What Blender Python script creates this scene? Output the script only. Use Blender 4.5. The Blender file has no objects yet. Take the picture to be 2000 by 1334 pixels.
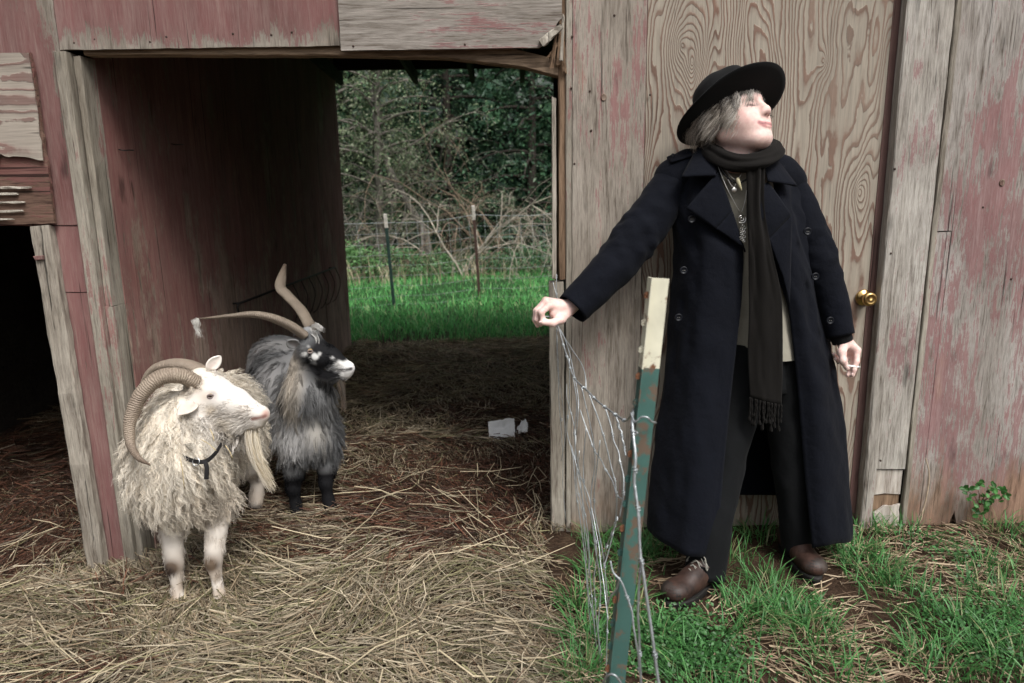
import bpy, math, random
import numpy as np
from mathutils import Vector, Matrix

rng = np.random.default_rng(7)
random.seed(7)
scn = bpy.context.scene
col = scn.collection

# ------------------------------------------------------------------ camera
cam_data = bpy.data.cameras.new('camera')
cam = bpy.data.objects.new('camera', cam_data)
col.objects.link(cam)
cam_data.lens = 24.0
cam_data.sensor_width = 36.0
cam_data.clip_start = 0.05
cam_data.clip_end = 2000
cam.matrix_world = Matrix(((0.99986763, 0.01583249, -0.00374948, 0.0),
                           (-0.00684028, 0.19994957, -0.97978231, -2.63),
                           (-0.01476269, 0.97967826, 0.2000314, 1.35),
                           (0, 0, 0, 1)))
cam_data.dof.use_dof = True
cam_data.dof.focus_distance = 2.45
cam_data.dof.aperture_fstop = 3.2
scn.camera = cam

# ------------------------------------------------------------------ sky and sun (bright overcast)
SUN_EL, SUN_AZ = math.radians(52), math.radians(150)      # azimuth clockwise from +Y: front right
world = bpy.data.worlds.new('World')
scn.world = world
world.use_nodes = True
wn, wl = world.node_tree.nodes, world.node_tree.links
wn.clear()
wo = wn.new('ShaderNodeOutputWorld')
wb = wn.new('ShaderNodeBackground')
sky = wn.new('ShaderNodeTexSky')
sky.sky_type = 'NISHITA'
sky.sun_disc = False
sky.sun_elevation = SUN_EL
sky.sun_rotation = SUN_AZ
sky.air_density = 1.0
sky.dust_density = 4.0
sky.ozone_density = 1.0
hs = wn.new('ShaderNodeHueSaturation')
hs.inputs['Saturation'].default_value = 0.22
wl.new(sky.outputs[0], hs.inputs['Color'])
# overcast skies are brighter overhead than at the horizon
wtc = wn.new('ShaderNodeTexCoord'); wsx = wn.new('ShaderNodeSeparateXYZ'); wl.new(wtc.outputs['Generated'], wsx.inputs[0])
wmr = wn.new('ShaderNodeMapRange'); wl.new(wsx.outputs[2], wmr.inputs[0])
wmr.inputs[1].default_value = 0.0; wmr.inputs[2].default_value = 1.0; wmr.inputs[3].default_value = 0.35; wmr.inputs[4].default_value = 1.9
wmx = wn.new('ShaderNodeVectorMath'); wmx.operation = 'SCALE'; wl.new(hs.outputs[0], wmx.inputs[0]); wl.new(wmr.outputs[0], wmx.inputs['Scale'])
wl.new(wmx.outputs[0], wb.inputs['Color'])
wb.inputs['Strength'].default_value = 0.10
wl.new(wb.outputs[0], wo.inputs['Surface'])

sun_data = bpy.data.lights.new('sun', 'SUN')
sun_data.energy = 1.5
sun_data.angle = math.radians(20)
sun_data.color = (1.0, 0.97, 0.93)
sun = bpy.data.objects.new('sun', sun_data)
col.objects.link(sun)
sdir = Vector((math.sin(SUN_AZ) * math.cos(SUN_EL), math.cos(SUN_AZ) * math.cos(SUN_EL), math.sin(SUN_EL)))
sun.rotation_euler = sdir.to_track_quat('Z', 'Y').to_euler()
sun.location = (4, -6, 8)

scn.view_settings.view_transform = 'Standard'
scn.view_settings.look = 'None'
scn.view_settings.gamma = 1.0
scn.view_settings.use_curve_mapping = False
scn.view_settings.exposure = 0.68
scn.render.resolution_x, scn.render.resolution_y = 1024, 683

# ------------------------------------------------------------------ helpers: objects
def link(name, data, parent=None, loc=None):
    o = bpy.data.objects.new(name, data)
    col.objects.link(o)
    if parent is not None:
        o.parent = parent
    if loc is not None:
        o.location = loc
    return o

def tag(o, label=None, cat=None, group=None, kind=None):
    if label: o['label'] = label
    if cat: o['category'] = cat
    if group: o['group'] = group
    if kind: o['kind'] = kind
    return o

def thing(name, label, cat, loc=(0, 0, 0), group=None):
    o = link(name, None, None, loc)
    o.empty_display_size = 0.1
    return tag(o, label, cat, group)

def make_mesh(name, v, f, mat=None, smooth=True, colors=None):
    """v: (n,3); f: list of index lists, or int array (m,3)/(m,4)."""
    v = np.asarray(v, np.float32)
    me = bpy.data.meshes.new(name)
    if isinstance(f, np.ndarray):
        m, k = f.shape
        me.vertices.add(len(v)); me.vertices.foreach_set('co', v.ravel())
        me.loops.add(m * k); me.loops.foreach_set('vertex_index', f.astype(np.int32).ravel())
        me.polygons.add(m)
        me.polygons.foreach_set('loop_start', np.arange(0, m * k, k, dtype=np.int32))
        me.polygons.foreach_set('loop_total', np.full(m, k, np.int32))
        me.update(calc_edges=True); me.validate()
    else:
        me.from_pydata([tuple(map(float, p)) for p in v], [], [list(map(int, q)) for q in f])
        me.update()
    if smooth:
        me.polygons.foreach_set('use_smooth', np.ones(len(me.polygons), bool))
    if colors is not None:
        a = me.color_attributes.new('Col', 'FLOAT_COLOR', 'POINT')
        c = np.ones((len(v), 4), np.float32); c[:, :3] = colors
        a.data.foreach_set('color', c.ravel())
    if mat is not None:
        me.materials.append(mat)
    return me

def part(name, v, f, mat, parent, smooth=True, colors=None, local=True):
    """mesh in world coordinates, parented to an Empty standing at its own place"""
    v = np.asarray(v, np.float64)
    if parent is not None and local:
        o = parent; off = np.zeros(3)
        while o is not None:
            off += np.array(o.location); o = o.parent
        v = v - off
    return link(name, make_mesh(name, v, f, mat, smooth, colors), parent)

class MB:
    """collects vertices and faces"""
    def __init__(s): s.v = []; s.f = []; s.n = 0
    def add(s, v, f):
        v = np.asarray(v, float)
        s.v.append(v); s.f += [[i + s.n for i in q] for q in f]; s.n += len(v); return s
    def verts(s): return np.concatenate(s.v)
    def obj(s, name, mat, parent=None, smooth=True):
        return part(name, s.verts(), s.f, mat, parent, smooth)

def unit(a):
    a = np.asarray(a, float); return a / (np.linalg.norm(a) + 1e-12)

def spline(pts, n):
    """Catmull-Rom through pts (any dimension), n samples, by arc length"""
    P = np.asarray(pts, float)
    if len(P) == 2:
        t = np.linspace(0, 1, n)[:, None]; return P[0] * (1 - t) + P[1] * t
    Q = np.vstack([2 * P[0] - P[1], P, 2 * P[-1] - P[-2]])
    out = []
    for i in range(1, len(Q) - 2):
        t = np.linspace(0, 1, 24, endpoint=False)[:, None]
        a, b, c, d = Q[i - 1], Q[i], Q[i + 1], Q[i + 2]
        out.append(0.5 * (2 * b + (c - a) * t + (2 * a - 5 * b + 4 * c - d) * t ** 2 + (3 * b - a - 3 * c + d) * t ** 3))
    out = np.vstack(out + [P[-1:]])
    s = np.r_[0, np.cumsum(np.linalg.norm(np.diff(out[:, :min(3, out.shape[1])], axis=0), axis=1))]
    u = np.linspace(0, s[-1], n)
    return np.stack([np.interp(u, s, out[:, k]) for k in range(out.shape[1])], 1)

def frames(path):
    T = np.gradient(path, axis=0); T /= np.linalg.norm(T, axis=1)[:, None] + 1e-12
    a = np.array([0, 0, 1.0]) if abs(T[0][2]) < .9 else np.array([1.0, 0, 0])
    N = [unit(np.cross(T[0], a))]
    for i in range(1, len(T)):
        n = N[-1] - T[i] * N[-1].dot(T[i]); N.append(unit(n))
    N = np.array(N); B = np.cross(T, N)
    return T, N, B

def tube(path, r, k=8, caps=True, flat=1.0, twist=0.0, rfun=None):
    """rings around path; r scalar or per-point; flat squashes along B"""
    path = np.asarray(path, float); n = len(path)
    r = np.broadcast_to(np.asarray(r, float), (n,))
    T, N, B = frames(path)
    a = np.linspace(0, 2 * np.pi, k, endpoint=False)
    v = []
    for i in range(n):
        aa = a + twist * i / max(1, n - 1)
        rr = r[i] if rfun is None else r[i] * rfun(i / (n - 1), aa)
        v.append(path[i] + (np.cos(aa) * rr)[:, None] * N[i] + (np.sin(aa) * rr * flat)[:, None] * B[i])
    v = np.concatenate(v)
    f = []
    for i in range(n - 1):
        for j in range(k):
            j2 = (j + 1) % k
            f.append([i * k + j, i * k + j2, (i + 1) * k + j2, (i + 1) * k + j])
    if caps:
        f.append(list(range(k))[::-1]); f.append([(n - 1) * k + j for j in range(k)])
    return v, f

def grid_faces(nu, nv, wrap=False):
    f = []
    for i in range(nu - 1):
        for j in range(nv - (0 if wrap else 1)):
            j2 = (j + 1) % nv
            f.append([i * nv + j, i * nv + j2, (i + 1) * nv + j2, (i + 1) * nv + j])
    return f

def sheet(P, thick):
    """P: (nu,nv,3) grid -> closed thin solid, thickness along the averaged normal"""
    nu, nv, _ = P.shape
    du = np.gradient(P, axis=0); dv = np.gradient(P, axis=1)
    n = np.cross(du, dv); n /= np.linalg.norm(n, axis=2)[..., None] + 1e-12
    A = P + n * thick / 2; B = P - n * thick / 2
    v = np.concatenate([A.reshape(-1, 3), B.reshape(-1, 3)])
    m = nu * nv
    f = grid_faces(nu, nv)
    f2 = [[q + m for q in r[::-1]] for r in f]
    ring = [i * nv for i in range(nu)] + [(nu - 1) * nv + j for j in range(1, nv)] + \
           [i * nv + nv - 1 for i in range(nu - 2, -1, -1)] + [j for j in range(nv - 2, 0, -1)]
    rim = [[ring[i], ring[(i + 1) % len(ring)], ring[(i + 1) % len(ring)] + m, ring[i] + m] for i in range(len(ring))]
    return v, f + f2 + rim

def ribbons(P, W, side, colors=None):
    """P (N,S,3) centre lines, W (N,S) half widths, side (N,S,3) unit side vectors -> verts, quads, colours"""
    N, S, _ = P.shape
    L = P - side * W[..., None]; R = P + side * W[..., None]
    v = np.stack([L, R], 2).reshape(-1, 3)
    base = (np.arange(N) * S * 2)[:, None]
    q = []
    for s in range(S - 1):
        q.append(np.stack([base[:, 0] + 2 * s, base[:, 0] + 2 * s + 1, base[:, 0] + 2 * s + 3, base[:, 0] + 2 * s + 2], 1))
    f = np.stack(q, 1).reshape(-1, 4)
    c = None
    if colors is not None:
        colors = np.asarray(colors, np.float32)
        if colors.ndim == 2: colors = np.repeat(colors[:, None, :], S, 1)
        c = np.repeat(colors[:, :, None, :], 2, 2).reshape(-1, 3)
    return v, f, c

# value noise in numpy, for shapes
_perm = np.random.default_rng(3).random((64, 64, 64)).astype(np.float32)
def vnoise(p, scale=1.0, seed=0):
    q = np.asarray(p, float) * scale + seed * 17.31
    i = np.floor(q).astype(int); t = q - i; t = t * t * (3 - 2 * t)
    r = 0
    for dx in (0, 1):
        for dy in (0, 1):
            for dz in (0, 1):
                w = (t[..., 0] if dx else 1 - t[..., 0]) * (t[..., 1] if dy else 1 - t[..., 1]) * (t[..., 2] if dz else 1 - t[..., 2])
                r = r + w * _perm[(i[..., 0] + dx) % 64, (i[..., 1] + dy) % 64, (i[..., 2] + dz) % 64]
    return r * 2 - 1

# ------------------------------------------------------------------ helpers: implicit bodies
class Body:
    """smooth union of tapered capsules and ellipsoids, turned into one continuous mesh"""
    def __init__(s): s.ops = []
    def cap(s, a, b, ra, rb, k=0.02, tagc=None): s.ops.append(('c', np.array(a, float), np.array(b, float), ra, rb, k, 0)); return s
    def chain(s, pts, rad, k=0.02):
        for i in range(len(pts) - 1): s.cap(pts[i], pts[i + 1], rad[i], rad[i + 1], k)
        return s
    def ell(s, c, r, R=None, k=0.02, sub=False):
        s.ops.append(('e', np.array(c, float), np.array(r, float), np.eye(3) if R is None else np.array(R, float), None, k, 1 if sub else 0)); return s
    def bbox(s):
        lo = np.full(3, 1e9); hi = -lo
        for o in s.ops:
            if o[6]: continue
            if o[0] == 'c':
                m = max(o[3], o[4])
                lo = np.minimum(lo, np.minimum(o[1], o[2]) - m); hi = np.maximum(hi, np.maximum(o[1], o[2]) + m)
            else:
                m = max(o[2]); lo = np.minimum(lo, o[1] - m); hi = np.maximum(hi, o[1] + m)
        return lo, hi
    def one(s, o, p):
        if o[0] == 'c':
            _, a, b, ra, rb, k, sub = o
            ab = b - a; t = np.clip((p - a) @ ab / (ab @ ab + 1e-12), 0, 1)
            return np.sqrt(((p - a - t[:, None] * ab) ** 2).sum(1)) - (ra + (rb - ra) * t)
        _, c, r, R, _, k, sub = o
        q = (p - c) @ R.T
        k0 = np.sqrt(((q / r) ** 2).sum(1)); k1 = np.sqrt(((q / r ** 2) ** 2).sum(1)) + 1e-9
        return k0 * (k0 - 1) / k1
    def blend(s, d, e, k, sub):
        if d is None: return e
        if sub:
            h = np.clip(0.5 - 0.5 * (d + e) / k, 0, 1); return d * (1 - h) - e * h + k * h * (1 - h)
        h = np.clip(0.5 + 0.5 * (d - e) / k, 0, 1); return d * (1 - h) + e * h - k * h * (1 - h)
    def dist(s, p):
        d = None
        for o in s.ops: d = s.blend(d, s.one(o, p), o[5], o[6])
        return d
    def mesh(s, vox):
        lo, hi = s.bbox(); lo = lo - 3 * vox; hi = hi + 3 * vox
        B = 8
        nb = np.ceil((hi - lo) / vox / B).astype(int)
        D = np.full(nb * B + 1, 1.0, np.float32)
        bi = np.stack(np.meshgrid(*[np.arange(k) for k in nb], indexing='ij'), -1).reshape(-1, 3)
        ctr = lo + (bi + .5) * B * vox
        E = [s.one(o, ctr) for o in s.ops]; dc = None
        for o, e in zip(s.ops, E): dc = s.blend(dc, e, o[5], o[6])
        hd = B * vox * .87
        near = np.abs(dc) < hd * 1.5 + .02
        for b in bi[(dc < 0) & ~near]: D[b[0]*B:b[0]*B+B+1, b[1]*B:b[1]*B+B+1, b[2]*B:b[2]*B+B+1] = -1
        loc = np.stack(np.meshgrid(*[np.arange(B + 1)] * 3, indexing='ij'), -1).reshape(-1, 3)
        nbk = bi[near]; En = np.array([e[near] for e in E]); dn = dc[near]
        key = (nbk // 4) @ np.array([1, 1000, 1000000]); od = np.argsort(key, kind='stable')
        nbk, En, dn, key = nbk[od], En[:, od], dn[od], key[od]
        cuts = np.r_[0, np.nonzero(np.diff(key))[0] + 1, len(key)]
        for a, z in zip(cuts[:-1], cuts[1:]):
            idx = (nbk[a:z, None, :] * B + loc[None]).reshape(-1, 3)
            p = lo + idx * vox; d = None
            for i, o in enumerate(s.ops):
                e = En[i, a:z]
                if o[6]:
                    if e.min() > hd + o[5] or d is None: continue
                elif (e - np.abs(dn[a:z])).min() > 2.2 * hd + o[5] * 1.5 + .01: continue
                d = s.blend(d, s.one(o, p), o[5], o[6])
            if d is not None: D[idx[:, 0], idx[:, 1], idx[:, 2]] = d
        return surface_nets(D, lo, vox)

def surface_nets(D, lo, vox):
    S = D < 0
    c = np.stack([S[i:S.shape[0]-1+i, j:S.shape[1]-1+j, k:S.shape[2]-1+k] for i in (0, 1) for j in (0, 1) for k in (0, 1)], 0)
    m = c.any(0) & ~c.all(0)
    cells = np.argwhere(m)
    off = np.array([(i, j, k) for i in (0, 1) for j in (0, 1) for k in (0, 1)])
    vals = np.stack([D[cells[:, 0] + o[0], cells[:, 1] + o[1], cells[:, 2] + o[2]] for o in off], 1)
    acc = np.zeros((len(cells), 3)); cnt = np.zeros(len(cells))
    for a in range(8):
        for b in range(a + 1, 8):
            if np.abs(off[a] - off[b]).sum() != 1: continue
            cr = (vals[:, a] < 0) != (vals[:, b] < 0)
            t = vals[:, a] / np.where(cr, vals[:, a] - vals[:, b], 1)
            pt = off[a] + t[:, None] * (off[b] - off[a])
            acc[cr] += pt[cr]; cnt[cr] += 1
    v = lo + (cells + acc / cnt[:, None]) * vox
    ID = np.full(m.shape, -1, np.int64); ID[m] = np.arange(len(cells))
    faces = []
    for ax in range(3):
        a1, a2 = (ax + 1) % 3, (ax + 2) % 3
        sl0 = [slice(None)] * 3; sl1 = [slice(None)] * 3
        sl0[ax] = slice(0, -1); sl1[ax] = slice(1, None)
        A = S[tuple(sl0)]; Bq = S[tuple(sl1)]
        e = np.argwhere(A != Bq)
        e = e[(e[:, a1] > 0) & (e[:, a2] > 0) & (e[:, a1] < S.shape[a1] - 1) & (e[:, a2] < S.shape[a2] - 1)]
        flip = A[tuple(e.T)]
        q = []
        for (u, w) in ((0, 0), (1, 0), (1, 1), (0, 1)):
            g = e.copy(); g[:, a1] -= u; g[:, a2] -= w
            q.append(ID[tuple(g.T)])
        q = np.stack(q, 1)
        q[~flip] = q[~flip][:, ::-1]
        faces.append(q)
    f = np.concatenate(faces)
    f = f[(f >= 0).all(1)]
    return v, f[:, ::-1] if False else f

def vert_normals(v, f):
    n = np.cross(v[f[:, 2]] - v[f[:, 0]], v[f[:, 3]] - v[f[:, 1]])
    N = np.zeros_like(v)
    for i in range(4): np.add.at(N, f[:, i], n)
    return N / (np.linalg.norm(N, axis=1)[:, None] + 1e-12)

def sample_surface(v, f, n, weight=None):
    a = np.linalg.norm(np.cross(v[f[:, 2]] - v[f[:, 0]], v[f[:, 3]] - v[f[:, 1]]), axis=1)
    if weight is not None: a = a * weight(v[f].mean(1))
    i = rng.choice(len(f), n, p=a / a.sum())
    u = rng.random((n, 2))
    q = v[f[i]]
    p = (q[:, 0] * (1 - u[:, :1]) + q[:, 1] * u[:, :1]) * (1 - u[:, 1:]) + (q[:, 3] * (1 - u[:, :1]) + q[:, 2] * u[:, :1]) * u[:, 1:]
    N = vert_normals(v, f); nn = N[f[i]].mean(1)
    return p, nn / (np.linalg.norm(nn, axis=1)[:, None] + 1e-12)

# ------------------------------------------------------------------ helpers: materials
class NT:
    """tiny node-tree writer"""
    def __init__(s, name):
        s.m = bpy.data.materials.new(name); s.m.use_nodes = True
        s.t = s.m.node_tree; s.t.nodes.clear()
        s.out = s.t.nodes.new('ShaderNodeOutputMaterial')
        s.b = s.t.nodes.new('ShaderNodeBsdfPrincipled')
        s.t.links.new(s.b.outputs[0], s.out.inputs[0])
    def set(s, n, k, v):
        if v is None: return
        i = n.inputs[k]
        if isinstance(v, bpy.types.NodeSocket): s.t.links.new(v, i)
        else: i.default_value = v
    def p(s, **kw):
        for k, v in kw.items():
            key = {'color': 'Base Color', 'rough': 'Roughness', 'metal': 'Metallic', 'spec': 'Specular IOR Level', 'normal': 'Normal',
                   'sheen': 'Sheen Weight', 'sss': 'Subsurface Weight', 'coat': 'Coat Weight', 'alpha': 'Alpha', 'trans': 'Transmission Weight'}[k]
            if k == 'color' and isinstance(v, tuple) and len(v) == 3: v = v + (1,)
            s.set(s.b, key, v)
        return s
    def coord(s, kind='Object', scale=(1, 1, 1), loc=(0, 0, 0)):
        c = s.t.nodes.new('ShaderNodeTexCoord'); m = s.t.nodes.new('ShaderNodeMapping')
        m.inputs['Scale'].default_value = scale; m.inputs['Location'].default_value = loc
        s.t.links.new(c.outputs[kind], m.inputs[0]); return m.outputs[0]
    def noise(s, vec, scale=5, detail=4, rough=.55, dist=0.0):
        n = s.t.nodes.new('ShaderNodeTexNoise')
        s.set(n, 'Vector', vec); n.inputs['Scale'].default_value = scale; n.inputs['Detail'].default_value = detail
        n.inputs['Roughness'].default_value = rough; n.inputs['Distortion'].default_value = dist
        return n.outputs['Fac']
    def voro(s, vec, scale=5, feat='F1'):
        n = s.t.nodes.new('ShaderNodeTexVoronoi'); n.feature = feat
        s.set(n, 'Vector', vec); n.inputs['Scale'].default_value = scale; return n.outputs['Distance']
    def math(s, op, a, b=None, c=None, clamp=False):
        n = s.t.nodes.new('ShaderNodeMath'); n.operation = op; n.use_clamp = clamp
        for i, v in enumerate((a, b, c)):
            if v is not None: s.set(n, i, v)
        return n.outputs[0]
    def ramp(s, fac, stops, interp='LINEAR'):
        n = s.t.nodes.new('ShaderNodeValToRGB'); n.color_ramp.interpolation = interp
        e = n.color_ramp.elements
        while len(e) < len(stops): e.new(.5)
        for i, (p, c) in enumerate(stops):
            e[i].position = p
            c = (c, c, c) if isinstance(c, (int, float)) else c
            e[i].color = tuple(c) + (1,)
        s.set(n, 0, fac); return n.outputs[0]
    def mix(s, fac, a, b, mode='MIX'):
        n = s.t.nodes.new('ShaderNodeMix'); n.data_type = 'RGBA'; n.blend_type = mode
        s.set(n, 0, fac)
        for i, v in ((6, a), (7, b)):
            if isinstance(v, tuple) and len(v) == 3: v = v + (1,)
            s.set(n, i, v)
        return n.outputs[2]
    def attr(s, name='Col'):
        n = s.t.nodes.new('ShaderNodeAttribute'); n.attribute_name = name; return n.outputs['Color']
    def rand(s):
        return s.t.nodes.new('ShaderNodeObjectInfo').outputs['Random']
    def sep(s, vec):
        n = s.t.nodes.new('ShaderNodeSeparateXYZ'); s.t.links.new(vec, n.inputs[0]); return n.outputs
    def comb(s, x, y, z):
        n = s.t.nodes.new('ShaderNodeCombineXYZ')
        for i, v in enumerate((x, y, z)): s.set(n, i, v)
        return n.outputs[0]
    def bump(s, h, strength=.5, dist=.01):
        n = s.t.nodes.new('ShaderNodeBump'); n.inputs['Strength'].default_value = strength; n.inputs['Distance'].default_value = dist
        s.t.links.new(h, n.inputs['Height']); s.t.links.new(n.outputs[0], s.b.inputs['Normal']); return n.outputs[0]

def simple_mat(name, color, rough=.7, metal=0.0, spec=.3, nscale=30, var=.25, bump=.15, bdist=.004, **kw):
    t = NT(name); c = t.coord('Object')
    n = t.noise(c, nscale, 5)
    lo = tuple(x * (1 - var) for x in color); hi = tuple(min(1, x * (1 + var)) for x in color)
    t.p(color=t.ramp(n, [(.3, lo), (.7, hi)]), rough=rough, metal=metal, spec=spec, **kw)
    t.bump(t.noise(c, nscale * 3, 3), bump, bdist)
    return t.m

def attr_mat(name, rough=.7, spec=.25, trans=0.0, sheen=0.0, hue=None):
    """colour from the mesh's own per-strand colours; thin leaves and straw let light through"""
    t = NT(name)
    c = t.attr('Col')
    t.p(color=c, rough=rough, spec=spec, sheen=sheen)
    if trans > 0:
        tr = t.t.nodes.new('ShaderNodeBsdfTranslucent'); t.t.links.new(c, tr.inputs[0])
        mx = t.t.nodes.new('ShaderNodeMixShader'); mx.inputs[0].default_value = trans
        t.t.links.new(t.b.outputs[0], mx.inputs[1]); t.t.links.new(tr.outputs[0], mx.inputs[2])
        t.t.links.new(mx.outputs[0], t.out.inputs[0])
    return t.m


# ================================================================== wood materials
def weathered(name, paint=.5, seed=0.0, horiz=False, wood=(.30, .275, .24), dark=(.115, .095, .078), red=(.145, .046, .046), grainy=1.0, wear_edge=None, bumps=.6, rot=None):
    """grey weathered wood that keeps some of its old red paint"""
    t = NT(name)
    c0 = t.coord('Object', loc=(seed, seed * .7, seed * 1.3))
    s = (1.0, 1.0, .07) if not horiz else (.07, 1.0, 1.0)
    c = t.coord('Object', scale=s, loc=(seed, seed * .7, seed * 1.3))
    s2 = (1.0, 1.0, .26) if not horiz else (.26, 1.0, 1.0)
    cm = t.coord('Object', scale=s2, loc=(seed * 1.7, seed, seed * .3))
    fine = t.noise(c, 190, 6, .7)
    mid = t.noise(c, 42, 6, .65, .3)
    broad = t.noise(cm, 5, 5, .6, .5)
    g = t.math('ADD', t.math('MULTIPLY', fine, .5), t.math('MULTIPLY', mid, .5))
    wcol = t.ramp(g, [(.36, dark), (.45, tuple(a * .6 + b * .4 for a, b in zip(wood, dark))), (.53, wood), (.66, tuple(min(1, a * 1.4) for a in wood))])
    tone = t.ramp(broad, [(.3, (.62, .58, .54)), (.7, (1.12, 1.1, 1.08))])
    wcol = t.mix(1.0, wcol, tone, 'MULTIPLY')
    # paint mask: big patches broken up by the grain
    pm = t.math('ADD', t.math('MULTIPLY', t.noise(t.coord('Object', scale=(1, 1, .55) if not horiz else (.55, 1, 1), loc=(seed, seed * .7, seed * 1.3)), 3.0, 12, .74), .95), t.math('MULTIPLY', t.math('SUBTRACT', g, .5), 1.15 * grainy))
    pm = t.math('ADD', pm, t.math('MULTIPLY', t.math('SUBTRACT', broad, .5), .42))
    if wear_edge is not None:                      # paint is worn off towards an exposed edge of the board
        ax, z0, z1 = wear_edge
        pos = t.sep(t.coord('Object'))[ax]
        mr = t.t.nodes.new('ShaderNodeMapRange'); t.t.links.new(pos, mr.inputs[0])
        mr.inputs[1].default_value = z0; mr.inputs[2].default_value = z1; mr.inputs[3].default_value = -.34; mr.inputs[4].default_value = 0.0
        pm = t.math('ADD', pm, mr.outputs[0])
    th = .86 - paint * .75
    mask = t.ramp(pm, [(max(0, th - .025), 0.0), (th + .025, .92)])
    rc = t.ramp(t.noise(cm, 9, 5), [(.3, tuple(a * .62 for a in red)), (.6, red), (.8, tuple(min(1, a * 1.35) for a in red))])
    fade = t.ramp(t.noise(c0, 3.3, 4), [(.3, .1), (.75, .6)])
    rc = t.mix(fade, rc, (.225, .115, .11))
    colr = t.mix(t.math('MULTIPLY', mask, t.ramp(g, [(.36, .97), (.62, .74)])), wcol, rc)
    # open checks along the grain
    ck = t.ramp(t.noise(t.coord('Object', scale=(1, 1, .018) if not horiz else (.018, 1, 1), loc=(seed, 3, seed)), 75, 3, .5), [(.30, .25), (.355, 1.0)])
    colr = t.mix(1.0, colr, ck, 'MULTIPLY')
    # small dark stains and nail bleeding
    st = t.ramp(t.noise(cm, 16, 3, .5), [(.25, .45), (.36, 1.0)])
    colr = t.mix(1.0, colr, st, 'MULTIPLY')
    if rot is not None:                            # damp rot creeping up the boards from the soil
        mr = t.t.nodes.new('ShaderNodeMapRange'); t.t.links.new(t.sep(t.coord('Object'))[2], mr.inputs[0])
        mr.inputs[1].default_value = rot[0]; mr.inputs[2].default_value = rot[1]
        rm = t.math('ADD', mr.outputs[0], t.math('MULTIPLY', t.math('SUBTRACT', broad, .5), 2.4))
        colr = t.mix(t.ramp(rm, [(.35, 0.0), (.75, .85)]), colr, t.mix(1.0, wcol, (.62, .42, .30), 'MULTIPLY'))
    t.p(color=colr, rough=.86, spec=.18)
    h = t.math('ADD', t.math('MULTIPLY', g, 1.0), t.math('MULTIPLY', mask, .10))
    t.bump(h, bumps, .006)
    return t.m

def rotary_ply(name, knots, seed=0.0, pale=(.40, .36, .30), brown=(.155, .092, .068), horiz=False, freq=36.0, redness=.0):
    """rotary-cut fir plywood: contour-line grain that swirls round knots"""
    t = NT(name)
    sc = (1.0, 1.0, .17) if not horiz else (.17, 1.0, 1.0)
    c = t.coord('Object', scale=sc, loc=(seed, 0, seed * .6))
    wob = t.noise(t.coord('Object', scale=(1, 1, .5), loc=(seed, 0, 0)), 22, 3, .55)
    h = t.noise(c, 3.9, 2.6, .5, .25)
    h = t.math('ADD', h, t.math('MULTIPLY', wob, .030))
    xyz = t.sep(t.coord('Object'))
    for (kx, kz, amp, rad) in knots:
        dx = t.math('DIVIDE', t.math('SUBTRACT', xyz[0], kx), rad)
        dz = t.math('DIVIDE', t.math('SUBTRACT', xyz[2], kz), rad * 2.1)
        r2 = t.math('ADD', t.math('MULTIPLY', dx, dx), t.math('MULTIPLY', dz, dz))
        h = t.math('ADD', h, t.math('MULTIPLY', t.math('POWER', 2.718, t.math('MULTIPLY', t.math('SQRT', r2), -1.0)), amp))
    saw = t.math('FRACT', t.math('MULTIPLY', h, freq))
    fine = t.noise(t.coord('Object', scale=(1, 1, .04) if not horiz else (.04, 1, 1), loc=(seed, 0, 0)), 150, 4, .6)
    saw2 = t.math('ADD', saw, t.math('MULTIPLY', t.math('SUBTRACT', fine, .5), .16))
    band = t.ramp(saw2, [(.0, .0), (.40, .06), (.60, .35), (.74, 1.0), (.92, .92), (.985, .0)])
    patch = t.ramp(t.noise(t.coord('Object', scale=(1, 1, .35), loc=(seed * 2, 0, 3)), 3.2, 3), [(.35, .68), (.6, 1.0)])
    fac = t.math('MULTIPLY', band, patch)
    pc = t.ramp(fine, [(.3, tuple(a * .72 for a in pale)), (.65, pale)])
    pc = t.mix(1.0, pc, t.ramp(t.noise(t.coord('Object', scale=(1, 1, .3)), 2.2, 4), [(.3, (.72, .70, .68)), (.7, (1.05, 1.03, 1.0))]), 'MULTIPLY')
    bc = t.ramp(t.noise(t.coord('Object'), 6, 3), [(.3, tuple(a * .65 for a in brown)), (.7, tuple(a * 1.35 for a in brown))])
    colr = t.mix(fac, pc, bc)
    # fine weather checks
    ck = t.ramp(t.noise(t.coord('Object', scale=(1, 1, .03) if not horiz else (.03, 1, 1), loc=(5, 0, seed)), 90, 2, .5), [(.27, .35), (.33, 1.0)])
    colr = t.mix(1.0, colr, ck, 'MULTIPLY')
    t.p(color=colr, rough=.8, spec=.2)
    t.bump(t.math('ADD', t.math('MULTIPLY', band, .7), t.math('MULTIPLY', fine, .5)), .55, .004)
    return t.m

M = {}
M['red_header'] = weathered('red_header_paint', .80, 1.0, wear_edge=(2, 1.90, 2.03), red=(.155, .050, .051))
M['red_left'] = weathered('red_panel_paint', .74, 4.0, wear_edge=(0, -1.55, -1.68))
M['red_strip'] = weathered('red_strip_paint', .80, 6.0, red=(.20, .075, .075))
M['grey_header'] = weathered('grey_header_board', .40, 8.2, horiz=True, wood=(.33, .31, .285), red=(.20, .075, .078))
M['partition'] = weathered('partition_paint', .66, 11.0, wear_edge=(2, -.7, 1.5), wood=(.36, .27, .225), red=(.175, .060, .055), grainy=.8)
M['grey_panel'] = weathered('grey_panel_wood', .34, 14.0, grainy=1.3, rot=(.3, -.2), wood=(.335, .305, .265), red=(.24, .075, .085))
M['right_wall'] = weathered('right_wall_paint', .475, 18.0, grainy=1.4, rot=(.42, -.05), wood=(.42, .405, .385), red=(.20, .066, .071))
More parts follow.
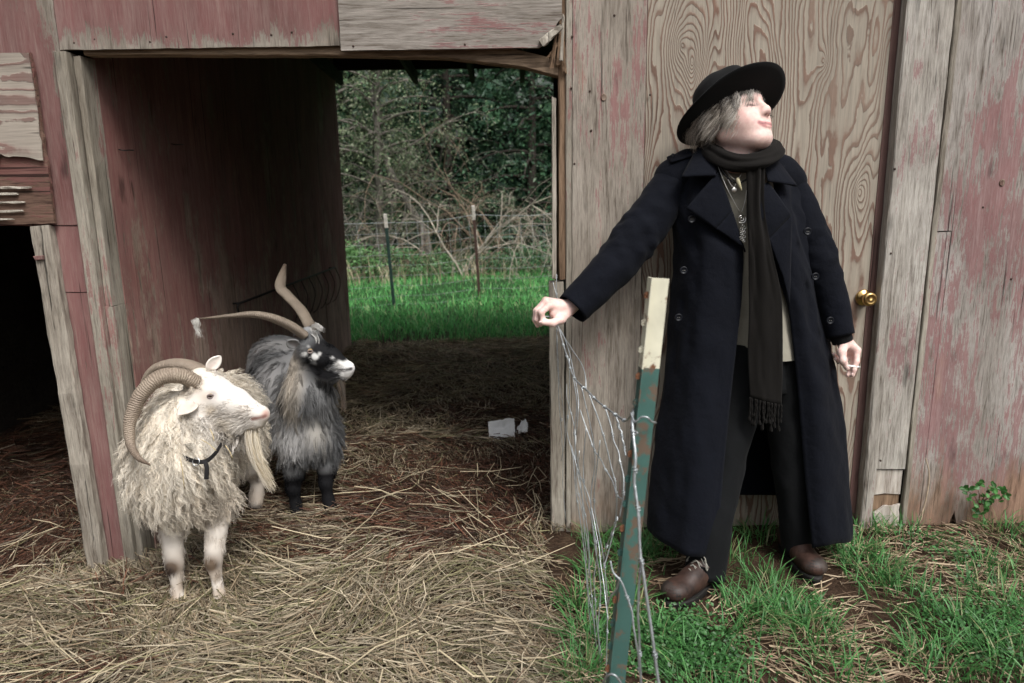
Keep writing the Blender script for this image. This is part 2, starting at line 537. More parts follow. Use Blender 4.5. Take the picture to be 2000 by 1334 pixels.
M['trim'] = weathered('trim_wood', .36, 21.0, wood=(.41, .395, .365), red=(.22, .085, .095))
M['jamb'] = weathered('jamb_wood', .36, 25.0, wood=(.33, .31, .265), red=(.21, .065, .065))
M['stud'] = weathered('stud_wood', .22, 28.0, wood=(.37, .345, .30), red=(.2, .06, .05))
M['beam'] = weathered('beam_wood', .2, 31.0, horiz=True, wood=(.30, .225, .16), dark=(.05, .035, .025))
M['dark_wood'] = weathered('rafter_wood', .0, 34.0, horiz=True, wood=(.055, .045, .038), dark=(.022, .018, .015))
M['reveal'] = weathered('reveal_wood', .75, 37.0, wood=(.17, .13, .105), red=(.13, .075, .065))
M['pale_wood'] = weathered('pale_splinter_wood', .0, 39.0, wood=(.52, .49, .45), dark=(.24, .2, .17))
M['torn_ply'] = weathered('torn_inner_ply', .45, 52.0, horiz=True, wood=(.20, .13, .10), dark=(.05, .028, .022), red=(.11, .032, .028))
M['rot_wood'] = weathered('rotten_wood', .0, 41.0, wood=(.22, .15, .10), dark=(.06, .035, .02))
M['door'] = rotary_ply('door_plywood', [(.645, 1.90, .24, .055), (.685, 1.84, .14, .035), (1.165, 1.84, .16, .03), (1.335, 1.37, .20, .045), (.75, .12, .2, .05), (1.10, .35, .12, .05)], 2.3)
M['ply_old'] = rotary_ply('weathered_ply_sheet', [(-2.3, 1.72, .10, .10)], 8.4, pale=(.40, .36, .31), brown=(.12, .05, .045), horiz=True, freq=17)
M['nail'] = simple_mat('rusty_nail', (.06, .04, .032), .6, .6)

def board_geo(p0, p1, wx, wy, nseg=10, jit=.0015, cham=.003, seed=0, taper=None):
    """squared timber from p0 to p1 (mostly vertical or along x), half sizes wx, wy, chamfered and slightly uneven"""
    p0 = np.array(p0, float); p1 = np.array(p1, float)
    r = np.random.default_rng(seed + 5)
    T = unit(p1 - p0)
    if abs(T[2]) > .7: A = np.array([1.0, 0, 0]); 
    else: A = np.array([0, 0, 1.0])
    A = unit(A - T * A.dot(T)); Bv = np.cross(T, A)
    if abs(T[2]) <= .7 : pass
    c = cham
    sec = [(-wx, -wy + c), (-wx + c, -wy), (wx - c, -wy), (wx, -wy + c), (wx, wy - c), (wx - c, wy), (-wx + c, wy), (-wx, wy - c)]
    v = []
    for i in range(nseg + 1):
        u = i / nseg; k = 1.0 if taper is None else taper(u)
        o = p0 + (p1 - p0) * u
        j = r.normal(0, jit * .5, (8, 2))
        for (a, b), (ja, jb) in zip(sec, j):
            v.append(o + A * (a * k + ja) + Bv * (b + jb) + (T * r.normal(0, jit * 2) if i in (0, nseg) else 0))
    f = grid_faces(nseg + 1, 8, True) + [list(range(8))[::-1], [nseg * 8 + j for j in range(8)]]
    # grid_faces order gives rows along the board
    return np.array(v), f

def panel_geo(x0, x1, z0, z1, y, th=.012, nx=24, nz=24, warp=.002, rag=(0, 0, 0, 0), seed=0):
    """plywood or plank face with uneven (left, right, bottom, top) edges; front face at y"""
    X, Z = np.meshgrid(np.linspace(x0, x1, nx), np.linspace(z0, z1, nz), indexing='ij')
    P = np.stack([X, np.full_like(X, y + th / 2), Z], -1)
    P[..., 1] += vnoise(np.stack([X * 1.0, Z * .8, X * 0], -1), 2.2, seed) * warp
    zz, xx = Z[0], X[:, 0]
    if rag[0]: P[0, :, 0] += vnoise(np.stack([zz * 0, zz, zz * 0], -1), 38, seed + 1) * rag[0]
    if rag[1]: P[-1, :, 0] += vnoise(np.stack([zz * 0, zz, zz * 0 + 3], -1), 38, seed + 2) * rag[1]
    if rag[2]: P[:, 0, 2] += (vnoise(np.stack([xx, xx * 0, xx * 0], -1), 30, seed + 3) + .6 * vnoise(np.stack([xx, xx * 0, xx * 0], -1), 9, seed + 9)) * rag[2]
    if rag[3]: P[:, -1, 2] += vnoise(np.stack([xx, xx * 0, xx * 0 + 5], -1), 30, seed + 4) * rag[3]
    return sheet(P, th)

barn = thing('barn', 'old red barn with peeling paint, an open goat shed and a plywood door', 'barn')
def bp(name, geo, mat, parent=None, smooth=False, label=None):
    o = part(name, geo[0], geo[1], M[mat], parent or barn, smooth)
    if label: o['label'] = label
    return o

# --- front wall, left of the shed opening
bp('wall_panel', panel_geo(-3.4, -1.603, 1.29, 2.75, 0.0, .014, 40, 30, .003, (0, .001, .002, 0), 1), 'red_left', label='red painted panel above the dark side opening')
bp('wall_panel', panel_geo(-1.722, -1.588, 1.035, 1.288, .004, .014, 8, 14, .001, (0, 0, .002, 0), 2), 'red_strip')
bp('wall_panel', panel_geo(-1.722, -1.588, -.22, 1.031, .007, .014, 8, 30, .001, (0, 0, .006, .001), 3), 'red_strip')
# --- header over the opening
bp('header_panel', panel_geo(-1.600, -.592, 1.911, 2.75, -.001, .014, 50, 24, .002, (.0006, .001, .0016, 0), 4), 'red_header', label='red painted header panel with a worn lower edge')
def grey_header():
    v, f = panel_geo(-.588, .205, 1.892, 2.75, -.018, .018, 60, 40, .002, (.0008, .0, .0012, 0), 5)
    # torn lower right corner
    x, z = v[:, 0], v[:, 2]
    lim = 1.885 + np.clip((x - .135) / .06, 0, 1) ** .8 * .10 + .012 * vnoise(np.stack([x * 1.0, z * 0, z * 0], -1), 60, 3)
    m = (x > .13) & (z < lim); v[m, 2] = lim[m]
    return v, f
bp('header_panel', grey_header(), 'grey_header', label='bare grey header board with a torn corner')
# sagging beam behind the header
xs = np.linspace(-1.53, .195, 40)
low = np.interp(xs, [-1.53, -.6, -.2, .05, .195], [1.897, 1.882, 1.868, 1.835, 1.800])
low += .003 * vnoise(np.stack([xs, xs * 0, xs * 0], -1), 25, 2)
top = np.interp(xs, [-1.53, -.25, .0, .195], [2.05, 2.02, 1.905, 1.858])
bv, bf = [], []
for i, x in enumerate(xs):
    for (y, z) in ((.02, low[i] + .004), (.026, low[i]), (.075, low[i] + .002), (.079, low[i] + .008), (.079, top[i]), (.02, top[i])): bv.append((x, y, z))
bf = grid_faces(len(xs), 6, True) + [list(range(6))[::-1], [(len(xs) - 1) * 6 + j for j in range(6)]]
bp('beam', (np.array(bv), bf), 'beam', label='sagging split beam under the header')
for i, (a, b, w, m) in enumerate([((0.132, -0.03, 1.9032), (0.2011, -0.035, 1.9574), .014, 'stud'), ((0.1696, -0.01, 1.8288), (0.1843, -0.015, 1.9315), .007, 'rot_wood'), ((0.1926, 0, 1.8338), (0.1992, -0.012, 1.9491), .008, 'rot_wood'),
                                    ((0.203, -0.01, 1.8493), (0.2101, -0.014, 1.9997), .006, 'stud'), ((0.1574, 0, 1.8623), (0.1918, -0.012, 1.9045), .005, 'rot_wood'), ((0.2168, 0, 1.8124), (0.2123, -0.01, 1.9047), .006, 'rot_wood')]):
    bp('splinter', board_geo(a, b, w, w * .6, 6, .0022, .002, i + 50, taper=lambda u: 1.0 - .35 * u), m)
# --- left jamb of the opening
bp('jamb_board', board_geo((-1.592, .012, -.24), (-1.592, .012, 1.905), .022, .036, 26, .0014, .004, 1), 'jamb')
bp('jamb_board', board_geo((-1.556, .058, .98), (-1.552, .058, 1.893), .013, .048, 16, .0012, .003, 2), 'jamb')
bp('jamb_board', board_geo((-1.566, .052, -.24), (-1.556, .052, .977), .016, .048, 18, .0018, .004, 3), 'jamb')
bp('stud', board_geo((-1.716, -.03, -.24), (-1.752, -.012, 1.287), .036, .022, 26, .003, .006, 4), 'stud', label='leaning weathered stud beside the dark opening')
bp('cleat', board_geo((-1.775, -.0425, 1.17), (-1.748, -.0425, 1.172), .008, .006, 3, .0015, .002, 6), 'red_left')
bp('cleat', board_geo((-1.742, -.035, .435), (-1.715, -.035, .438), .010, .006, 3, .0015, .002, 7), 'rot_wood')
# --- torn plywood sheet nailed over the left panel
ps = bp('plywood_sheet', panel_geo(-2.75, -1.690, 1.297, 1.898, -.030, .014, 40, 30, .003, (0, .004, .003, .004), 8), 'torn_ply', label='delaminated plywood sheet with torn outer ply')
X, Z = np.meshgrid(np.linspace(-2.75, -1.692, 70), np.linspace(0, 1, 40), indexing='ij')
bot = 1.53 + .035 * vnoise(np.stack([X[:, 0], X[:, 0] * 0, X[:, 0] * 0], -1), 9, 5) + .018 * vnoise(np.stack([X[:, 0], X[:, 0] * 0, X[:, 0] * 0], -1), 40, 6) - .02 * (X[:, 0] < -1.85)
P = np.stack([X, np.full_like(X, -.036) - .006 * (1 - Z) ** 3, bot[:, None] * (1 - Z) + 1.8955 * Z], -1)
P[..., 1] += .0015 * vnoise(P, 14, 2)
P[-1, :, 0] += .003 * vnoise(P[-1] * 1.0, 40, 8)
v_, f_ = sheet(P, .004)
part('outer_ply', v_, f_, M['ply_old'], ps, False)
for i, (xa, xb, z, w) in enumerate([(-2.7, -1.79, 1.372, .006), (-2.72, -1.81, 1.402, .008), (-2.7, -1.80, 1.340, .007), (-2.74, -1.755, 1.425, .007), (-2.7, -1.84, 1.312, .006)]):
    part('splinter', *board_geo((xa, -.037, z), (xb, -.038, z + .004), w, .004, 24, .0022, .002, i + 60, taper=lambda u: 1.0 - .55 * max(0, u - .75) * 4), M['stud'], ps, False)
# --- shed: partition, side walls, rear frame
for i, (ya, yb) in enumerate([(.10, 1.345), (1.349, 2.615), (2.619, 3.90)]):
    Yg, Zg = np.meshgrid(np.linspace(ya, yb, 30), np.linspace(-.22, 2.62, 40), indexing='ij')
    Pg = np.stack([np.full_like(Yg, -1.548) + .004 * vnoise(np.stack([Yg, Zg, Yg * 0], -1), 1.5, i), Yg, Zg], -1)
    v_, f_ = sheet(Pg, .016); bp('partition_panel', (v_, f_), 'partition')
def wall_block(name, x0, x1, y0, y1, z0, z1, mat):
    v = [(x, y, z) for x in (x0, x1) for y in (y0, y1) for z in (z0, z1)]
    f = [[0, 1, 3, 2], [4, 6, 7, 5], [0, 4, 5, 1], [2, 3, 7, 6], [0, 2, 6, 4], [1, 5, 7, 3]]
    return bp(name, (np.array(v, float), f), mat)
def slanted_wall(name, a, b, th, z0, z1, mat):
    a = np.array(a, float); b = np.array(b, float); n = unit(np.array([-(b - a)[1], (b - a)[0]])) * th
    q = [a, b, b + n, a + n]; v = [(p[0], p[1], z) for z in (z0, z1) for p in q]
    f = [[0, 3, 2, 1], [4, 5, 6, 7]] + [[i, (i + 1) % 4, 4 + (i + 1) % 4, 4 + i] for i in range(4)]
    return bp(name, (np.array(v), f), mat)
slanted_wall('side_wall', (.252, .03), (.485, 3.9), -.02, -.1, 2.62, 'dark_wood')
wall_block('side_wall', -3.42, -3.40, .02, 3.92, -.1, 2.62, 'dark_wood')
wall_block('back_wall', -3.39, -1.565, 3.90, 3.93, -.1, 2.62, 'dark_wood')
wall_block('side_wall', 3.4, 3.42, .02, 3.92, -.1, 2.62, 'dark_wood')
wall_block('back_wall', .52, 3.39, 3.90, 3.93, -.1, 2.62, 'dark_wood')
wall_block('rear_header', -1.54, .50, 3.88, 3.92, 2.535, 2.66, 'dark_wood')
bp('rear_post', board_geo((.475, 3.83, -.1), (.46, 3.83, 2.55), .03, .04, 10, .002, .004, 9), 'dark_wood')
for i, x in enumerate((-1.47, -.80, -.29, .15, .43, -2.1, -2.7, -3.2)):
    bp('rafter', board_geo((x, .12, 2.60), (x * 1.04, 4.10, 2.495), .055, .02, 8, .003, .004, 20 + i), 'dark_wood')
# roof: boards under sheet metal, sloping down to the back
v_, f_ = panel_geo(-3.6, 3.6, 0, 1, 0, .03, 2, 2, 0)
P = np.array([[(-3.6, -.06, 2.78), (-3.6, 4.35, 2.665)], [(3.6, -.06, 2.78), (3.6, 4.35, 2.665)]], float)
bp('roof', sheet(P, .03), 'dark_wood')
# --- front wall, right of the opening
bp('edge_board', board_geo((.178, .022, 1.055), (.178, .022, 1.725), .008, .014, 14, .0012, .002, 10), 'stud')
bp('edge_board', board_geo((.193, .035, -.12), (.187, .035, 1.045), .029, .022, 22, .0016, .004, 11), 'jamb')
bp('corner_post', board_geo((.212, .045, 1.05), (.212, .045, 2.7), .016, .03, 16, .003, .004, 12), 'rot_wood')
bp('corner_post', board_geo((.236, .016, -.12), (.232, .016, 2.7), .012, .013, 30, .0014, .003, 13), 'jamb')
wv, wf = panel_geo(.246, .513, -.10, 2.75, .0, .014, 14, 60, .0015, (.0012, .0006, .008, 0), 12)
bp('wall_panel', (wv, wf), 'grey_panel', label='grey weathered panel with traces of red paint and a knot')
# door
door = bp('door', panel_geo(.517, 1.402, .008, 2.75, .012, .03, 20, 30, .001, (.0006, .0006, .001, 0), 13), 'door', label='plywood door with swirling brown grain')
M['brass'] = simple_mat('aged_brass', (.50, .33, .13), .28, 1.0, .5, 60, .35, .06)
def lathe(profile, n=24):
    """profile [(r, h)] around the -Y axis -> verts, faces (h grows towards the viewer side)"""
    v = []; pr = np.array(profile, float)
    a = np.linspace(0, 2 * np.pi, n, endpoint=False)
    for r, h in pr: v.append(np.stack([np.cos(a) * r, np.full(n, -h), np.sin(a) * r], 1))
    f = grid_faces(len(pr), n, True) + [[(len(pr) - 1) * n + j for j in range(n)], list(range(n))[::-1]]
    return np.concatenate(v), f
kv, kf = lathe([(.0, .0), (.030, .0), (.032, .004), (.029, .008), (.018, .011), (.013, .016), (.0125, .026), (.019, .030), (.0255, .038), (.0275, .047), (.025, .055), (.0175, .0595), (.016, .058), (.008, .0592), (.0, .0594)][1:], 28)
kc = np.array((1.3847, 0.008, 0.9648)); knob = part('door_knob', kv + kc, kf, M['brass'], door, True)
wall_block('door_stop', 1.404, 1.442, .0115, .05, -.05, 2.72, 'reveal')
bp('door_trim', board_geo((1.456, -.014, -.04), (1.447, -.014, 2.75), .024, .024, 40, .0016, .005, 14), 'trim')
bp('door_trim', board_geo((1.545, .0, .26), (1.545, .0, 2.75), .066, .013, 36, .0016, .005, 15), 'trim')
bp('door_trim', panel_geo(1.488, 1.604, .145, .253, -.004, .012, 8, 8, .002, (.002, .002, .006, .004), 16), 'pale_wood', label='pale splintered end of the door trim')
bp('door_trim', panel_geo(1.488, 1.602, .045, .139, .002, .010, 8, 8, .002, (.003, .003, .010, .006), 17), 'rot_wood')
q = panel_geo(1.495, 1.60, -.06, .075, -.012, .010, 14, 10, .003, (.006, .006, .016, .010), 18)
qv = q[0].copy(); qv[:, 2] += (qv[:, 0] - 1.5) * .35; bp('door_trim', (qv, q[1]), 'pale_wood', label='loose pale splintered board at the ground')
bp('edge_board', board_geo((1.624, -.006, -.06), (1.622, -.006, 2.75), .010, .012, 36, .0014, .003, 19), 'jamb')
bp('wall_strip', panel_geo(1.639, 1.694, 1.218, 2.75, -.004, .012, 6, 30, .001, (.0006, .0008, .001, 0), 20), 'right_wall')
bp('wall_strip', panel_geo(1.637, 1.694, -.08, 1.2145, -.001, .012, 6, 30, .001, (.0006, .0008, .01, .001), 21), 'right_wall')
def right_wall():
    v, f = panel_geo(1.6965, 3.41, -.09, 2.75, .0, .014, 120, 60, .003, (.0008, 0, .0, 0), 22)
    x, z = v[:, 0], v[:, 2]
    lim = -.02 + .03 * vnoise(np.stack([x, x * 0, x * 0], -1), 12, 4) + .02 * vnoise(np.stack([x, x * 0, x * 0], -1), 45, 5)
    lim += .07 * np.exp(-((x - 1.84) / .012) ** 2)
    m = z < lim; v[m, 2] = lim[m]; return v, f
bp('wall_panel', right_wall(), 'right_wall', label='wide wall panel of faded red paint over grey wood')
wall_block('sill_beam', .26, 3.39, .03, .08, -.12, .015, 'rot_wood')
# nails
nv, nf = lathe([(.0042, -.004), (.0042, .0006), (.003, .0018)], 8)
nail_me = make_mesh('nail', nv, nf, M['nail'], True)
for (x, y, z) in [(-1.2143, -0.001, 1.9497), (-0.975, -0.001, 1.9568), (-0.7636, -0.001, 1.9592), (-1.4719, -0.001, 1.9445), (-1.5469, -0.001, 1.9334), (-1.2751, -0.001, 1.9333), (-0.8377, -0.001, 1.9516), (-0.5427, -0.018, 1.9061), (-0.1428, -0.018, 1.906), (0.3088, 0, 1.7439), (0.3137, 0, 1.6034), (0.2444, 0, 1.9323), (0.2412, 0, 1.7554), (0.2534, 0, 1.4867), (0.5305, 0, 1.7283), (0.3156, 0, 1.6052), (0.3949, 0, 2.0007), (1.6344, 0, 1.9156), (1.6483, 0, 1.6319), (1.6602, 0, 1.3063), (1.654, 0, 1.2392), (1.8066, 0, 1.3041), (1.9502, 0, 1.0291), (1.4497, -0.04, 1.1384), (1.4349, -0.04, 1.4492), (1.4886, -0.04, 0.3064)]:
    link('nail', nail_me, barn, (x, y, z))
# knots that stand proud of the panels
M['knot'] = rotary_ply('wood_knot', [], 7.7, pale=(.26, .20, .16), brown=(.10, .05, .04), freq=30)
for (px, r) in (((0.3597, 0, 1.7218), .011), ((1.8671, 0, 1.3942), .011)):
    v_, f_ = lathe([(r, -.006), (r, .0015), (r * .8, .003), (r * .6, .0012), (.001, .0016)], 18)
    part('knot', v_ * [1, 1, 1.25] + np.array(px), f_, M['knot'], barn, True)
# holes and hooks inside
M['iron'] = simple_mat('dark_iron', (.03, .028, .027), .55, .7)
# hay rack on the partition (a thing of its own)
rack = thing('hay_rack', 'dark iron wall rack rod above the grey goat, fixed to the red partition', 'rack', (-1.53, 1.5, .9))
ra = (-1.5, 1.1283, 0.8814); rb = (-1.5, 3.2962, 0.7584)
y0r, y1r, zr = ra[1], rb[1], (ra[2] + rb[2]) / 2
part('rail', *tube([(-1.50, y0r, zr), (-1.50, y1r, zr)], .007, 8), M['iron'], rack)
part('bracket', *tube([(-1.50, y0r, zr), (-1.505, y0r, zr - .02), (-1.502, y0r, zr - .055)], .006, 8), M['iron'], rack)
part('bracket', *tube([(-1.50, y0r + .02, zr), (-1.545, y0r + .02, zr)], .006, 8), M['iron'], rack)
part('bracket', *tube([(-1.50, y1r - .05, zr), (-1.545, y1r - .05, zr)], .006, 8), M['iron'], rack)
for i in range(7):
    yy = y0r + (y1r - y0r) * (.45 + .55 * i / 6)
    part('basket_wire', *tube(spline([(-1.50, yy, zr), (-1.46, yy, zr - .12), (-1.50, yy, zr - .26), (-1.54, yy, zr - .30)], 10), .003, 6), M['iron'], rack)
for (px) in ((-1.538, 0.1873, 1.5776), (-1.538, 0.6353, 1.6353)):
    p = np.array(px); part('hook', *tube(spline([p, p + [.02, 0, -.004], p + [.024, .03, -.001], p + [.022, .07, .002]], 8), .0025, 6), M['iron'], barn)


# ================================================================== ground
def gz(x, y):
    """height of the ground"""
    x = np.asarray(x, float); y = np.asarray(y, float)
    z = .03 * np.exp(-(((x + 1.45) / .35) ** 2 + ((y + .50) / .14) ** 2)) - .115 * np.clip((-1.28 - x) / .22, 0, 1) * np.clip((y + .42) / .2, 0, 1) * np.clip((3.2 - y) / 1.5, 0, 1)
    z = z + .03 * np.exp(-(((x + 1.9) / .5) ** 2 + ((y + .65) / .2) ** 2))
    z = z + .045 * np.exp(-(((x + .75) / .35) ** 2 + ((y - 1.0) / .5) ** 2))
    z = z + .012 * vnoise(np.stack([x, y, x * 0], -1), 3.1, 1) + .006 * vnoise(np.stack([x, y, x * 0], -1), 9, 2)
    z = z - .022 * np.exp(-(((x + 1.10) / .18) ** 2 + ((y + .52) / .12) ** 2))
    z = z - .035 * np.clip((y - 4.0) / 2, 0, 1)
    z = z + .25 * vnoise(np.stack([x, y, x * 0], -1), .05, 4) * np.clip((y - 14) / 20, 0, 1)
    return z

M['soil'] = None
t = NT('soil')
pos = t.coord('Object')
n1 = t.noise(pos, 6, 8, .65); n2 = t.noise(pos, 45, 5, .6)
base = t.ramp(t.math('ADD', t.math('MULTIPLY', n1, .6), t.math('MULTIPLY', n2, .4)), [(.3, (.022, .014, .010)), (.55, (.055, .034, .022)), (.75, (.115, .08, .05))])
green = t.ramp(n2, [(.3, (.012, .035, .012)), (.7, (.035, .085, .028))])
far = t.ramp(t.math('ADD', t.sep(pos)[1], t.math('MULTIPLY', t.math('SUBTRACT', n1, .5), 1.5)), [(0, 0.0), (1, 1.0)])
mr = t.t.nodes.new('ShaderNodeMapRange'); t.t.links.new(t.math('ADD', t.sep(pos)[1], t.math('MULTIPLY', t.math('SUBTRACT', n1, .5), 2.5)), mr.inputs[0])
mr.inputs[1].default_value = 4.0; mr.inputs[2].default_value = 4.9
t.p(color=t.mix(mr.outputs[0], base, green), rough=.95, spec=.1)
t.bump(t.math('ADD', n1, n2), .8, .03)
M['soil'] = t.m

def axis(lo, hi, nlo, nhi, fine):
    a = np.arange(nlo, nhi + 1e-6, fine)
    return np.r_[np.linspace(lo, nlo - fine, 14) if lo < nlo else [], a, np.linspace(nhi + fine, hi, 16)]
gx = axis(-150, 150, -3.6, 3.6, .06); gy = axis(-30, 320, -2.6, 5.0, .06)
GX, GY = np.meshgrid(gx, gy, indexing='ij')
nu, nv = GX.shape
idx = np.arange(nu * nv).reshape(nu, nv)
gf = np.stack([idx[:-1, :-1], idx[1:, :-1], idx[1:, 1:], idx[:-1, 1:]], -1).reshape(-1, 4)
ground = link('ground', make_mesh('ground', np.stack([GX, GY, gz(GX, GY)], -1).reshape(-1, 3), gf, M['soil'], True))
tag(ground, 'earth floor of the shed and yard running out to the meadow', 'ground', kind='structure')

# ---- loose straw bedding
def straw_batch(n, xr, yr, lens, wid, colfun, lift=(.0, .03), tilt=.12, keep=None, seg=3):
    x = rng.uniform(*xr, n); y = rng.uniform(*yr, n)
    if keep is not None:
        m = keep(x, y); x, y = x[m], y[m]; n = len(x)
    L = rng.uniform(*lens, n) * rng.choice([.6, 1, 1, 1.25], n); a = rng.uniform(0, 2 * np.pi, n)
    # neighbouring stalks lie roughly together
    a = np.where(rng.random(n) < .62, vnoise(np.stack([x, y, x * 0], -1), 1.6, 9) * 2.6 + rng.normal(0, .35, n), a)
    tl = rng.normal(0, tilt, n)
    d = np.stack([np.cos(a) * np.cos(tl), np.sin(a) * np.cos(tl), np.sin(tl)], 1)
    lf = rng.uniform(*lift, n) * np.where((x > -1.34) & (x < -.86) & (y < -.38) & (y > -.80), .12, 1.0)
    z0 = gz(x, y) + lf + .005
    s = np.linspace(-.5, .5, seg)
    P = np.stack([x, y, z0], 1)[:, None] + d[:, None] * (s[None, :, None] * L[:, None, None])
    bend = rng.normal(0, .10, n) * L
    sidev = np.stack([-np.sin(a), np.cos(a), np.zeros(n)], 1)
    P = P + sidev[:, None] * ((s ** 2)[None, :, None] * 4 - .5) * bend[:, None, None]
    low = gz(P[..., 0], P[..., 1]) + .003
    P[..., 2] = np.maximum(P[..., 2], low)
    rl = rng.uniform(-.9, .9, n)
    sd = sidev * np.cos(rl)[:, None] + np.array([0, 0, 1.0]) * np.sin(rl)[:, None]
    W = (rng.uniform(*wid, n)[:, None] * np.ones(seg)[None]) * .5
    W[:, -1] *= .55
    c = colfun(x, y)
    return P, W, np.repeat(sd[:, None], seg, 1), c

def straw_colour(x, y):
    n = len(x)
    pale = np.array([.48, .415, .30]); gold = np.array([.25, .18, .11]); olive = np.array([.20, .185, .095]); brown = np.array([.14, .062, .038]); dk = np.array([.06, .035, .024])
    r = rng.random((n, 1))
    lit = pale * r + gold * (1 - r)
    lit = np.where(rng.random((n, 1)) < .22, olive * (.7 + .6 * r), lit)
    # trodden, wet litter in the middle of the shed
    px_, py_ = x, y
    wet = np.exp(-(((px_ + .30) / .75) ** 2 + ((py_ - .32) / .55) ** 2)) * 1.3 + .55 * np.exp(-(((px_ + .15) / .5) ** 2 + ((py_ - 1.3) / .8) ** 2))
    wet = wet + .9 * np.clip((-1.75 - x) / .3, 0, 1) * np.clip((y + .35) / .3, 0, 1)
    wet = np.clip(wet + .5 * vnoise(np.stack([x, y, x * 0], -1), 2.3, 6) + .35 * vnoise(np.stack([x, y, x * 0], -1), 6, 16) + .08, 0, 1)[:, None]
    mud = np.where(rng.random((n, 1)) < .6, brown, dk) * (.7 + .6 * rng.random((n, 1)))
    c = np.where(rng.random((n, 1)) < wet * .86, mud, lit)
    back = np.clip((y - 1.6) / 1.2, 0, 1)[:, None]
    c = c * (1 - back) + back * np.where(rng.random((n, 1)) < .5, olive * 1.5, gold * 1.6) * (.7 + .7 * r)
    return c * (.48 + .75 * rng.random((n, 1)) ** 1.5)

def in_shed(x, y):
    edge = .13 + .07 * vnoise(np.stack([x * 0, y, x * 0], -1), 4, 3) + np.where(y > 0, .18 + .05 * np.maximum(y, 0), 0.0)
    ok = x < edge
    ok &= ~((x < -1.53) & (x > -1.62) & (y > .02))
    ok &= y < 4.05 + .15 * vnoise(np.stack([x, y * 0, x * 0], -1), 4, 2)
    return ok
bat = [straw_batch(30000, (-3.0, .35), (-1.75, 1.2), (.05, .17), (.0022, .0042), straw_colour, (0, .022), .10, in_shed),
       straw_batch(15000, (-2.4, .35), (-1.75, .2), (.08, .24), (.0022, .004), straw_colour, (.008, .035), .12, in_shed),
       straw_batch(22000, (-3.3, .5), (1.0, 4.1), (.06, .2), (.003, .0055), straw_colour, (0, .035), .14, in_shed),
       straw_batch(5200, (-1.95, -.75), (-.95, -.1), (.10, .30), (.0024, .0042), lambda x, y: straw_colour(x, y - .6), (.015, .045), .14, lambda x, y: ~((x > -1.32) & (x < -.9) & (y < -.38)) & (((x + 1.4) / .5) ** 2 + ((y + .5) / .3) ** 2 < 1) & in_shed(x, y)),
       straw_batch(420, (-2.2, .15), (-1.5, .6), (.18, .36), (.003, .0045), lambda x, y: np.array([.50, .42, .28]) * rng.uniform(.45, 1.15, (len(x), 1)), (.03, .055), .16, in_shed)]
bat.append(straw_batch(30000, (-2.6, .35), (-1.75, 1.6), (.012, .045), (.0016, .0042), lambda x, y: straw_colour(x, y) * rng.choice([.45, .8, 1.1], (len(x), 1)), (.004, .03), .25, in_shed))
P, W, S, C = (np.concatenate([b[i] for b in bat]) for i in range(4))
v_, f_, c_ = ribbons(P, W, S, C)
M['straw'] = attr_mat('straw', .62, .35, .12)
o = link('straw', make_mesh('straw', v_, f_, M['straw'], True, c_))
tag(o, 'loose golden and brown straw bedding spread over the shed floor', 'straw', kind='stuff')

# dry litter among the grass on the right
def litter_keep(x, y):
    return (x > .06) & (rng.random(len(x)) < np.clip(.28 + 1.2 * vnoise(np.stack([x, y, x * 0], -1), 2.4, 12) + .8 * np.exp(-(((x - 1.15) / .45) ** 2 + ((y + .85) / .18) ** 2)) + .7 * np.exp(-((y + .12) / .12) ** 2) * (x > 1.4), 0, 1)) & (y < -.02)
b = straw_batch(17000, (.05, 3.4), (-1.7, .0), (.03, .13), (.0022, .0046), lambda x, y: np.where(rng.random((len(x), 1)) < .5, [.46, .36, .24], [.22, .15, .095]) * rng.uniform(.6, 1.2, (len(x), 1)), (0, .018), .10, litter_keep)
v_, f_, c_ = ribbons(*b)
o = link('dry_litter', make_mesh('dry_litter', v_, f_, M['straw'], True, c_)); tag(o, 'dead stalks and straw scattered among the grass by the door', 'straw', kind='stuff')

# ---- grass
def grass_batch(x, y, hmin, hmax, wmin, wmax, lean=.5, seg=4, tone=1.0, dirx=None):
    n = len(x)
    h = rng.uniform(hmin, hmax, n); a = rng.uniform(0, 2 * np.pi, n)
    if dirx is not None: a = np.where(rng.random(n) < .7, dirx + rng.normal(0, .6, n), a)
    l = np.abs(rng.normal(lean, .3, n)) * h
    s = np.linspace(0, 1, seg)
    d = np.stack([np.cos(a), np.sin(a), np.zeros(n)], 1)
    P = np.stack([x, y, gz(x, y) - .004], 1)[:, None] + d[:, None] * (l[:, None] * s ** 1.8)[..., None]
    P[..., 2] += h[:, None] * (s - .32 * s ** 2.2 * np.clip(l / h, 0, 1.5)[:, None])
    ta = a + np.pi / 2 + rng.normal(0, .5, n)
    sd = np.stack([np.cos(ta), np.sin(ta), np.zeros(n)], 1)
    W = rng.uniform(wmin, wmax, n)[:, None] * .5 * np.array([.75, 1, .8, .12] if seg == 4 else [.9, .9, .15])[None]
    g = np.array([.055, .175, .045]); g2 = np.array([.125, .275, .08]); g3 = np.array([.30, .27, .13])
    r = rng.random((n, 1))
    c = g * r + g2 * (1 - r)
    c = np.where(rng.random((n, 1)) < .13, g3, c) * tone * rng.uniform(.7, 1.25, (n, 1))
    cc = np.repeat(c[:, None], seg, 1)
    return P, W, np.repeat(sd[:, None], seg, 1), cc

